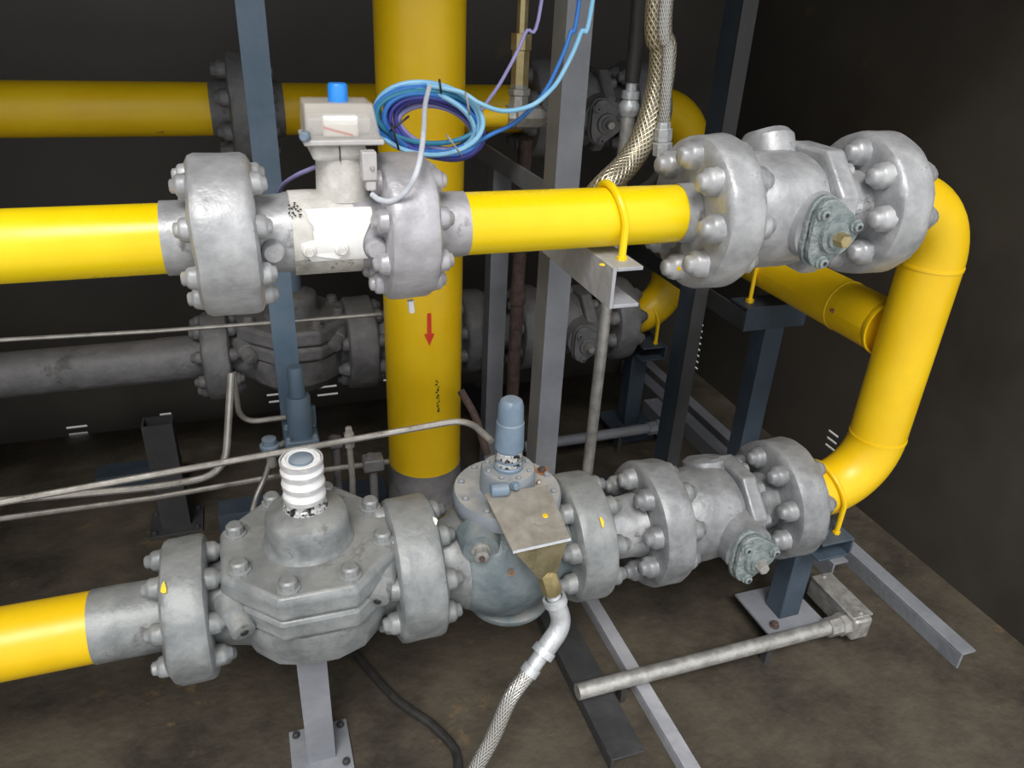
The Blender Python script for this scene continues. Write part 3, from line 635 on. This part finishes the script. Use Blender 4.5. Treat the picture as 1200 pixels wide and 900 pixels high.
for p, d_ in ((path[0], path[1]-path[0]), (path[-1], path[-1]-path[-2])):
    d_ = d_.normalized(); build(MB().lathe(p-d_*.007, d_, [(0, .015), (0, .0200), (.013, .0205), (.013, .015)], 20), 'elbow_collar', 'galvb', el)
e1 = path[-1]; d_ = (path[-1]-path[-2]).normalized()
build(MB().lathe(e1, d_, [(0, 0), (0, .0135), (.03, .0135), (.03, .016), (.045, .016), (.045, 0)], 16), 'hose_tail', 'galvb', h)
g0 = e1+d_*.046
hs = build(MB().tube(smooth([g0, g0+d_*.05, Vector((.28, .80, -1.14)), Vector((.20, .78, -1.24)), Vector((.05, .78, FZ+.014)), Vector((-.15, .80, FZ+.014))]), .0135, 14), 'drain_hose', 'braid')
tag(hs, 'grey braided drain hose dropping to the floor from the galvanised elbow', 'hose')

post('support_leg', .018, 1.00, .05, .05, FZ, LZ-.099, 'post', 'short grey leg under the big octagonal valve', 'leg')
tube_thing(smooth([(.10, 1.25, FZ+.009), (.17, 1.08, FZ+.009), (.235, .98, FZ+.012), (.26, .90, FZ+.009), (.20, .82, FZ+.009), (.02, .78, FZ+.009)], 8), .009, 'rubber', 'rubber_hose', 'dark hose lying on the floor below the octagonal valve', 'hose')
# ================================================================== THE BIG VERTICAL PIPE
VX, VY, VR = .337, 1.50, .0845
v = thing('vertical_pipe', (VX, VY, FZ), 'thick vertical yellow pipe with a red arrow pointing down', 'pipe')
zb = P(497, 556, Y=VY-VR*.8).z
build(MB().lathe((VX, VY, zb), (0, 0, 1), dense([(0, .03), (0, VR), (CZ-zb, VR), (CZ-zb, .03)], .08), 56), 'pipe', 'yellow_b', v)
build(MB().lathe((VX, VY, FZ), (0, 0, 1), dense([(0, .03), (0, .15), (.03, .15), (.032, .11), (.07, .092), (zb-FZ, VR+.0015), (zb-FZ, .03)], .05), 56), 'foot_section', 'silver_shaded', v, .001)
def on_pipe(px, py):
    return hit_cyl(px, py, (VX, VY, 0), (0, 0, 1), VR)
q0, nn = on_pipe(503, 385); tn = Vector((0, 0, 1)).cross(nn).normalized()
s_ = q0.length/FPX/1.0
zt0, zb0, zh0 = on_pipe(503, 367)[0].z, on_pipe(503, 405)[0].z, on_pipe(503, 391)[0].z
ar = [(-2.3, zt0), (-2.6, zh0), (-6, zh0), (0, zb0), (6, zh0), (2.6, zh0), (2.3, zt0)]
build(MB().prism([q0+nn*.0006+tn*(x*s_)+Vector((0, 0, z-q0.z)) for x, z in ar], nn*.0006), 'red_arrow', 'red', v, flat=True)['label'] = 'red arrow pointing down'
random.seed(3)
for k in range(16):   # worn vertical stencil, no longer readable
    px, py = 512+random.uniform(-2.0, 2.5), 446+k*2.4+random.uniform(-.8, .8)
    w = random.uniform(.0007, .0024); mark(v, px, py, (VX, VY, 0), (0, 0, 1), VR, random.uniform(.0008, .0026), w, 'black', 'stencil_mark')
# branch to a needle valve
bz = P(575, 135, Y=VY).z
c0 = Vector((VX+VR-.006, VY-.02, bz)); c1 = P(592, 137, Y=VY-.02)
build(MB().cyl(c0, (c1.x, VY-.02, bz), .0195, 24), 'branch_nipple', 'yellow_b', v)
nv = thing('needle_valve', (c1.x+.05, VY-.02, bz-.03), 'worn steel needle valve with a brass top fitting beside the thick yellow pipe', 'valve')
x0 = c1.x+.001; Yv = VY-.02
build(MB().lathe((x0, Yv, bz), (1, 0, 0), [(0, 0), (0, .022), (.014, .024), (.016, .020), (.020, .024), (.066, .0245), (.075, .019), (.083, .013), (.083, 0)], 8), 'valve_body', 'galv', nv, .0008)
build(MB().lathe((x0+.083, Yv, bz), (1, 0, 0), [(0, 0), (0, .011), (.006, .012), (.012, .012), (.014, .009), (.014, 0)], 6), 'end_plug', 'galvb', nv)
build(MB().lathe((x0+.026, Yv, bz+.018), (0, 0, 1), [(0, 0), (0, .020), (.022, .019), (.024, .023), (.034, .023), (.036, .018), (.042, .018), (.042, 0)], 8), 'top_union', 'galv', nv)
build(MB().lathe((x0+.026, Yv, bz+.060), (0, 0, 1), [(0, 0), (0, .018), (.06, .018), (.062, .021), (.09, .021), (.09, .011), (CZ-bz-.060, .011), (CZ-bz-.060, 0)], 8), 'brass_stem', 'brass', nv)

# ================================================================== BACK UPPER LINE
BY, BZ = LY+DY_, -.267
def back_pipe(x0, x1, label):
    o = thing('gas_pipe', ((x0+x1)/2, BY, BZ-.06), label, 'pipe'); pipe_x(o, x0, x1, BY, BZ, .0575, 'yellow_b'); return o
back_pipe(LW+.01, -.052, 'yellow pipe at the far upper left, left of the blue post')
o = thing('flange_joint', (.02, BY, BZ-.12), 'dark grey flange joint behind the top of the blue post', 'flange')
build(MB().lathe((-.052, BY, BZ), (1, 0, 0), dense([(0, .02), (0, .059), (.02, .064), (.040, .07), (.040, .02)], .01), 36), 'weld_neck', 'silver_shaded', o)
flange(o, -.012, .060, BY, BZ, .122, 'silver_shaded', .019, .03, 8)
build(MB().lathe((.060, BY, BZ), (1, 0, 0), dense([(0, .02), (0, .07), (.02, .064), (.046, .059), (.046, .02)], .01), 36), 'weld_neck', 'silver_shaded', o)
back_pipe(.106, .70, 'dim yellow pipe passing behind the clear box and the thick yellow pipe')
o, _ = ball_valve('ball_valve', 'dark ball valve at the top back beyond the braided hoses', .70, .765, .97, 1.035, BY, BZ, .120, 'silver_shaded', 'silver_shaded', rb=.02, H=.03, big=False)
o = thing('weld_neck_pipe', (1.065, BY, BZ-.06), 'short dark neck leading into the far upper yellow elbow', 'pipe')
build(MB().lathe((1.035, BY, BZ), (1, 0, 0), dense([(0, .02), (0, .066), (.03, .059), (.0645, .058), (.0645, .02)], .01), 36), 'pipe', 'silver_shaded', o)

# ================================================================== POSTS AND BEAMS
post('steel_post', .042, 1.46, .046, .046, FZ, CZ, 'blue', 'blue grey steel post rising behind the clear-boxed valve')
post('steel_post', .580, 1.36, .050, .060, FZ, CZ, 'post', 'weathered pale grey post behind the bright yellow pipe')
post('steel_post', .588, 1.76, .046, .046, FZ, -.374, 'post', 'dim grey post standing between the thick yellow pipe and the weathered post')
o = thing('rusty_pipe', (.620, 1.68, FZ), 'thin rusty brown upright pipe beside the dim grey post', 'pipe')
build(MB().tube([(.620, 1.68, FZ), (.620, 1.68, -.8), (.620, 1.68, -.30)], .0165, 16), 'pipe', 'rust', o)
build(MB().lathe((.620, 1.68, -.70), (0, 0, 1), [(0, .015), (0, .021), (.035, .021), (.035, .015)], 14), 'coupling', 'rust', o)
o = thing('angle_bar', (.56, 1.6, -.33), 'grey angle beam running back from the weathered post', 'beam')
build(MB().box((.558, 1.392, -.372), (.602, 2.345, -.366)).box((.558, 1.392, -.366), (.564, 2.345, -.330)), 'angle', 'post', o)
# dark corner post, an angle section
o = thing('corner_post', (1.02, 1.46, FZ), 'dark angle-iron post behind the right-hand flanges, near the cabinet corner', 'post')
cp0, cp1 = P(852, 100, Y=1.46), P(799, 530, Y=1.46)
xx = (cp0.x+cp1.x)/2-.031
build(MB().box((xx, 1.44, FZ), (xx+.036, 1.446, CZ)), 'front_leaf', 'post_d', o); build(MB().box((xx, 1.446, FZ), (xx+.006, 1.505, CZ)), 'side_leaf', 'bluedk', o)
post('steel_post', P(192, 540, Y=1.78).x, 1.80, .07, .05, FZ, P(192, 497, Y=1.78).z, 'post_d', 'short dark post at the far left behind the steel tubes')
# slim galvanised riser topped by a hose fitting
RXp = P(738, 140, Y=1.30).x-.004; fz = P(738, 122, Y=1.30).z
o = thing('slim_riser', (RXp, 1.30, FZ), 'slim galvanised upright pipe with a swaged hose fitting at its top', 'pipe')
build(MB().tube([(RXp-.006, 1.30, FZ), (RXp-.004, 1.30, -.9), (RXp, 1.30, fz-.015)], .0125, 18), 'pipe', 'galv', o)
build(MB().lathe((RXp, 1.30, fz-.020), (0, 0, 1), [(0, 0), (0, .0145), (.008, .018), (.014, .019), (.020, .018), (.028, .013), (.030, .016), (.042, .016), (.044, .010), (.056, .010), (.056, 0)], 20), 'swaged_fitting', 'galvb', o)
hz = build(MB().tube([(RXp, 1.30, fz+.037), (RXp, 1.30, fz+.1), (RXp-.005, 1.305, fz+.25), (RXp-.01, 1.31, CZ)], .0135, 14), 'flexible_hose', 'rubber'); tag(hz, 'dark flexible hose above the slim riser, leftmost of the hoses', 'hose')
# beams and channels of the floor skid
def beam(x0, x1, y0, y1, z0, h, m, label, ax='Y'):
    o = thing('skid_rail', ((x0+x1)/2, (y0+y1)/2, z0), label, 'beam'); th = .006
    build(MB().box((x0, y0, z0+h-th), (x1, y1, z0+h)), 'top_flange', m, o, bevel=.001)
    if ax == 'Y': build(MB().box((x0, y0, z0), (x0+th, y1, z0+h-th)), 'web', m, o, bevel=.001)
    else: build(MB().box((x0, y0, z0), (x1, y0+th, z0+h-th)), 'web', m, o, bevel=.001)
    return o
beam(.655, .685, .62, 1.25, FZ, .030, 'chan', 'narrow pale floor rail below the short pipe piece')
beam(.53, .60, .80, 1.20, FZ, .032, 'post_d', 'dark floor channel below the regulator, beside the drain elbow')
beam(1.30, 1.345, 1.12, 2.33, FZ, .055, 'post', 'dusty floor rail running back along the right wall')
beam(1.385, 1.425, .80, 2.33, FZ, .045, 'post', 'second dusty floor rail nearest the right wall')
beam(-.48, -.26, 1.98, 2.05, FZ, .06, 'bluedk', 'dark floor beam at the far left below the tubes', 'X')
beam(.72, 1.04, 1.585, 1.64, FZ, .055, 'post_d', 'dark cross channel on the floor between riser and corner post', 'X')
beam(.66, .70, 1.66, 2.3, FZ, .05, 'post_d', 'dark floor rail behind the slim riser')
beam(-.16, .28, 1.72, 1.79, FZ, .06, 'bluedk', 'dark blue cross beam on the floor behind the octagonal valve', 'X')
# galvanised conduits with a fitting, front and back
def conduit(x0, x1, Y, z, m, which):
    o = thing('steel_conduit', ((x0+x1)/2, Y, FZ), 'galvanised conduit low over the floor %s' % which, 'conduit')
    build(MB().tube([(x0, Y, z), ((x0+x1)/2, Y, z), (x1, Y, z)], .0165, 16), 'pipe', m, o)
    build(MB().lathe((x1-.03, Y, z), (1, 0, 0), [(0, .016), (0, .022), (.028, .022), (.03, .026), (.05, .026), (.05, 0)], 8), 'coupling', m, o)
    b = build(MB().box((x1+.018, Y-.03, z-.028), (x1+.066, Y+.13, z+.030)), 'junction_box', m, o, bevel=.006)
    build(MB().box((x1+.014, Y-.022, z+.030), (x1+.070, Y+.122, z+.036)), 'box_lid', m, b, bevel=.002)
    for k in (0, 1): hexbolt(b, (x1+.042, Y-.012+k*.124, z+.035), (0, 0, 1), .005, .005, m, 'lid_screw')
    for xs in (x0+.15*(x1-x0), x0+.7*(x1-x0)): build(MB().box((xs, Y-.010, FZ), (xs+.012, Y+.010, z-.012)), 'stand', 'post_d', o)
conduit(.52, 1.165, .945, -1.245, 'galv', 'in front of the nearer blue leg')
conduit(.72, 1.175, 1.828, -1.235, 'post', 'behind the slim riser, ending at the corner post')
# bracket and leg carrying the link pipe
ly = 1.45
o = thing('u_bolt', (RX, ly, TZ-.08), 'thin yellow U-bolt over the soiled yellow pipe that runs back', 'u-bolt')
q = RR+.005
pts = [Vector((RX-q, ly, TZ-.078))]+[Vector((RX-q*math.cos(math.pi*k/16), ly, TZ+q*math.sin(math.pi*k/16))) for k in range(17)]+[Vector((RX+q, ly, TZ-.078))]
build(MB().tube(pts, .005, 10), 'rod', 'yellow_b', o)
for s_ in (-1, 1): build(MB().lathe((RX+s_*q, ly, TZ-.078), (0, 0, 1), [(0, .005), (0, .010), (.008, .010), (.008, .005)], 6), 'nut', 'yellow_b', o)
o = thing('channel_bracket', (RX, ly, TZ-.14), 'dark steel bracket on a leg under the soiled yellow pipe', 'bracket')
build(MB().box((RX-.09, ly-.035, TZ-.084), (RX+.09, ly+.035, TZ-.078)).box((RX-.09, ly-.035, TZ-.140), (RX+.09, ly-.029, TZ-.084)), 'angle', 'bluedk', o, bevel=.001)
build(MB().box((RX-.09, ly-.029, TZ-.140), (RX-.084, ly+.25, TZ-.090)), 'side_arm', 'post_d', o, bevel=.001)
post('support_leg', RX+.012, ly, .056, .050, FZ, TZ-.141, 'bluem', 'shaded blue leg carrying the soiled yellow pipe that runs back', 'leg')
beam_o = thing('brace_bar', (1.15, 1.62, TZ-.11), 'dim sloping brace between corner post and the dark bracket', 'beam')
build(MB().box((1.128, 1.712, TZ-.15), (1.134, 2.3, TZ-.10)).box((1.134, 1.712, TZ-.106), (1.17, 2.3, TZ-.10)), 'angle', 'post_d', beam_o)
# blue stand with stepped cylinders on a bolted square flange
sx, sy = P(349, 470, Y=1.372).x, 1.372
zl, zm, zu = P(349, 512, Y=1.36).z, P(349, 466, Y=1.36).z, P(349, 432, Y=1.36).z
o = thing('blue_stand', (sx, sy, FZ), 'blue stepped cylinder on a bolted square flange in front of the blue post', 'stand')
build(MB().lathe((sx, sy, FZ), (0, 0, 1), [(0, 0), (0, .032), (.01, .032), (.01, .028), (zl-FZ-.03, .028), (zl-FZ-.03, 0)], 24), 'pedestal', 'blue', o)
build(MB().box((sx-.033, sy-.033, zl-.03), (sx+.033, sy+.033, zl)), 'square_flange', 'blue', o, bevel=.003)
build(MB().box((sx+.020, sy+.022, zl), (sx+.034, sy+.034, zl+.045)), 'rear_tab', 'blue', o, bevel=.002)
build(MB().lathe((sx, sy, zl), (0, 0, 1), [(0, 0), (0, .0245), (zm-zl-.004, .0245), (zm-zl, .022), (zm-zl, .0155), (zu-zm+zm-zl-.004, .0155), (zu-zl, .013), (zu-zl, 0)], 28), 'stepped_cap', 'blue', o)
for ax in (-1, 1):
    for ay in (-1, 1): hexbolt(o, (sx+ax*.026, sy+ay*.026, zl-.001), (0, 0, 1), .0052, .009, 'bluelt', 'flange_bolt')

# ================================================================== TUBES
Q = lambda pts, Y: [P(x, y, Y=Y if not isinstance(Y, list) else Y[i]) for i, (x, y) in enumerate(pts)]
tube_thing(bend(Q([(-60, 600), (183, 556), (548, 491), (576, 517)], [1.25, 1.25, 1.16, 1.09])+[], .05), .0062, 'tube', 'impulse_tube', 'long steel tube slanting past the white-taped stem to the regulator')
tube_thing(bend(Q([(-60, 592), (183, 571), (264, 556), (271, 437)], [1.33, 1.33, 1.33, 1.40]), .055), .0072, 'tube', 'impulse_tube', 'steel tube curving up to the dim back valve at left')
tube_thing(bend(Q([(274, 437), (281, 496), (335, 489)], [1.43, 1.43, 1.43]), .04), .0058, 'tube', 'impulse_tube', 'short hooked steel tube ending at the blue post')
tube_thing(Q([(-60, 402), (183, 388), (320, 378), (447, 368)], 1.60), .0045, 'tube', 'impulse_tube', 'thin straight steel tube across the dim back valve')
tube_thing(Q([(-60, 616), (183, 583), (330, 557), (455, 541)], 1.40), .0060, 'tube', 'impulse_tube', 'lowest steel tube, passing behind the octagonal valve')
tube_thing(smooth(Q([(318, 535), (310, 560), (298, 590), (290, 640)], [1.36, 1.35, 1.33, 1.30])), .0055, 'tube', 'impulse_tube', 'short dark tube dropping behind the octagonal valve')
o = thing('knob_valve', P(316, 520, Y=1.36), 'small blue grey knob valve left of the blue stepped cylinder', 'valve')
c = P(316, 522, Y=1.36)
build(MB().lathe(c, (0, 0, 1), [(-.018, 0), (-.018, .014), (-.004, .020), (.002, .020), (.004, .015), (.016, .0145), (.018, .011), (.018, 0)], 10), 'knob', 'bluelt', o)
build(MB().lathe(c-Vector((0, 0, .018)), (0, 0, -1), [(0, 0), (0, .010), (.03, .010), (.03, 0)], 10), 'valve_stem', 'galv', o)
build(MB().cyl(c+Vector((.016, 0, -.004)), (sx-.034, c.y+.01, c.z-.004), .006, 10), 'link', 'galv', o)
o = thing('tube_tee', P(408, 540, Y=1.30), 'small steel tee fitting on the long slanting tube', 'fitting')
c = P(409, 511, Y=1.205)
build(MB().lathe(c, (0, 0, 1), [(-.022, 0), (-.022, .0095), (.006, .0100), (.008, .007), (.018, .0065), (.020, .004), (.020, 0)], 6), 'tee_body', 'tube', o)
build(MB().tube([c+Vector((0, .004, -.020)), P(413, 560, Y=1.21), P(414, 600, Y=1.20)], .0058, 10), 'drop_tube', 'tube', o)
for (px, py, w, h_, lab) in ((393, 518, .030, .016, 'small dusty grey clamp block behind the tee fitting'), (437, 542, .045, .030, 'grey fitting block beside the foot of the thick yellow pipe')):
    c = P(px, py, Y=1.47 if px < 400 else 1.40); c = P(px, py, Y=c.y)
    o = thing('clamp_block', (c.x, c.y, c.z-h_), lab, 'block')
    build(MB().box((c.x-w*.5, c.y-.018, c.z-h_*.5), (c.x+w*.5, c.y+.018, c.z+h_*.5)), 'block', 'silver_shaded', o, bevel=.004)
    build(MB().lathe((c.x-w*.1, c.y, c.z+h_*.5-.001), (0, 0, 1), [(0, 0), (0, .009), (.008, .009), (.008, 0)], 6), 'nut', 'silver_shaded', o)
    build(MB().cyl((c.x, c.y, FZ), (c.x, c.y, c.z-h_*.5), .009, 12), 'stalk', 'silver_shaded', o)
tube_thing(bend(Q([(540, 458), (556, 485), (571, 532)], [1.40, 1.36, 1.34]), .02), .0085, 'rust', 'conduit_stub', 'dark speckled tube slanting behind the pale blue cap', 'tube')

# ================================================================== HOSES
hs = build(MB().tube(smooth([up_to_ceiling(777, -60, 1.22), P(777, -40, Y=1.22), P(777, 60, Y=1.22), P(771, 110, Y=1.22), P(755, 160, Y=1.21), P(735, 192, Y=1.20), P(712, 215, Y=1.18), P(697, 232, Y=1.19), P(684, 256, Y=1.20)], 10), .0225, 22), 'braided_hose', 'braidy'); tag(hs, 'thick amber-tinted braided steel hose curving behind the bright yellow pipe', 'hose')
o = thing('braided_hose', P(777, 205, Y=1.18), 'thin braided steel hose ending in a hex coupling above the silver flange', 'hose')
build(MB().tube(smooth([up_to_ceiling(784, -60, 1.18), P(784, -40, Y=1.18), P(783, 60, Y=1.18), P(780, 110, Y=1.18), P(778, 146, Y=1.18)], 8), .0098, 14), 'hose', 'braid', o)
a, b = P(778, 143, Y=1.18), P(776, 182, Y=1.18); dd = b-a; l = dd.length
build(MB().lathe(a, dd, [(0, 0), (0, .011), (.006, .0118), (l*.18, .0118), (l*.2, .0150), (l*.55, .0150), (l*.58, .0125), (l*.62, .0165), (l, .0165), (l, 0)], 6), 'hex_coupling', 'galvb', o)
build(MB().tube(smooth([b, P(775, 195, Y=1.18), P(765, 212, Y=1.19), P(748, 224, Y=1.21)]), .008, 12), 'tail_tube', 'rubber', o)

# ================================================================== CABLES
coil = thing('cable_coil', P(505, 190, Y=1.20), 'tied coil of blue and indigo cables hanging in front of the thick yellow pipe', 'cable')
random.seed(11)
def loop(cx, cy, a, b, rot, Y, r, m, g0=0, g1=360, wob=2.0, par=coil, tail=None, head=None):
    pts = []; n = 44
    ph = random.random()*6
    for k in range(n+1):
        g = math.radians(g0+(g1-g0)*k/n)
        x = a*math.cos(g); y = b*math.sin(g); w = 1+.012*wob*math.sin(2*g+ph)
        x, y = x*w, y*w
        px = cx+x*math.cos(rot)-y*math.sin(rot); py = cy+x*math.sin(rot)+y*math.cos(rot)
        pts.append(P(px, py, Y=Y+.012*math.sin(g+ph)))
    if head: pts = [P(x, y, Y=Y) for x, y in head]+pts
    if tail: pts += [P(x, y, Y=Y) for x, y in tail]
    return build(MB().tube(pts, r, 8), 'cable', m, par)
rr = .0040
spec = [(503, 141, 62, 41, .10, 'cab1'), (504, 140, 60, 38, .12, 'cab2'), (503, 139, 58, 36, .10, 'cab1'), (504, 143, 56, 38, .16, 'cab2'), (506, 142, 57, 34, .14, 'cab5'),
        (507, 146, 55, 36, .22, 'cab2'), (509, 147, 52, 33, .25, 'cab3'), (514, 153, 48, 32, .34, 'cab3'), (509, 146, 48, 29, .22, 'cab4'), (513, 150, 51, 36, .30, 'cab3'),
        (505, 138, 55, 31, .06, 'cab5'), (511, 151, 54, 38, .34, 'cab3'), (512, 153, 46, 30, .34, 'cab4'), (503, 138, 61, 37, .08, 'cab1'), (504, 142, 59, 40, .14, 'cab2')]
for i, (cx, cy, a, b, rot, m) in enumerate(spec):
    loop(cx+random.uniform(-4, 3), cy+random.uniform(-2, 2), a+random.uniform(-3, 3), b+random.uniform(-5, 3), rot+random.uniform(-.02, .16), 1.190+.006*(i % 5), rr, m, wob=4)
for (px, py, dx, dy, m) in ((548, 121, 2, 12, 'tie'), (532, 170, 8, 11, 'tie'), (463, 160, 4, 14, 'tied'), (468, 145, 10, -8, 'tied'), (516, 101, 1, 7, 'tied')):
    a, b = P(px-dx, py-dy, Y=1.165), P(px+dx, py+dy, Y=1.165); md = P(px, py, Y=1.155)
    build(MB().tube(smooth([P(px-dx, py-dy, Y=1.22), a, md, b, P(px+dx, py+dy, Y=1.22)], 5), .0017, 6), 'cable_tie', m, coil)
# cables that leave the coil upwards, the plug's lead, and a loose end
tube_thing(smooth([P(500, 100, Y=1.19), P(540, 108, Y=1.185), P(562, 121, Y=1.18), P(590, 130, Y=1.18), P(622, 124, Y=1.18), P(643, 108, Y=1.18), P(658, 88, Y=1.18), P(680, 40, Y=1.18), P(700, -40, Y=1.18), up_to_ceiling(715, -60, 1.18)], 8), .0036, 'cab1', 'loose_cable', 'light blue cable sweeping up right from the coil', 'cable')
tube_thing(smooth([P(540, 178, Y=1.20), P(575, 158, Y=1.20), P(600, 146, Y=1.20), P(622, 128, Y=1.19), P(638, 108, Y=1.19), P(650, 86, Y=1.19), P(668, 40, Y=1.19), P(684, -40, Y=1.19), up_to_ceiling(700, -60, 1.19)], 8), .0034, 'cab2', 'loose_cable', 'mid blue cable rising from the bottom of the coil', 'cable')
tube_thing(smooth([P(560, 135, Y=1.21), P(572, 118, Y=1.21), P(590, 91, Y=1.21), P(615, 40, Y=1.21), P(640, -40, Y=1.21), up_to_ceiling(655, -60, 1.21)], 8), .0028, 'cab4', 'loose_cable', 'thin lilac cable going up from the coil', 'cable')
tube_thing(smooth([P(436, 228, Y=.976), P(445, 234, Y=.962), P(460, 235, Y=.95), P(478, 222, Y=.94), P(490, 196, Y=.94), P(496, 160, Y=1.0), P(498, 125, Y=1.10), P(503, 102, Y=1.165)], 8), .0036, 'cabw', 'plug_cable', 'pale grey cable looping from the plug up to the coil', 'cable')
tube_thing(smooth([P(374, 194, Y=1.075), P(362, 199, Y=1.08), P(345, 207, Y=1.10), P(330, 219, Y=1.13), P(322, 240, Y=1.17)], 8), .0032, 'cab4', 'loose_cable', 'short blue grey cable entering the left side of the white valve', 'cable')

# ------------------------------------------------------------------ kinds that repeat share a group
GROUPS = {'gas_pipe': 'straight gas pipes', 'ball_valve': 'ball valves', 'octagonal_valve': 'octagonal valves', 'pressure_regulator': 'pressure regulators', 'return_pipe': 'yellow return pipes',
          'pipe_spool': 'short pipe pieces', 'u_bolt': 'yellow U-bolts', 'channel_bracket': 'channel brackets', 'support_leg': 'support legs', 'steel_post': 'steel posts', 'skid_rail': 'floor rails of the skid',
          'steel_conduit': 'conduits over the floor', 'impulse_tube': 'thin steel tubes', 'loose_cable': 'loose cables', 'braided_hose': 'braided hoses', 'clamp_block': 'grey clamp blocks'}
for o in COL.objects:
    k = o.name.split('.')[0]
    if o.parent is None and k in GROUPS and 'label' in o: o['group'] = GROUPS[k]
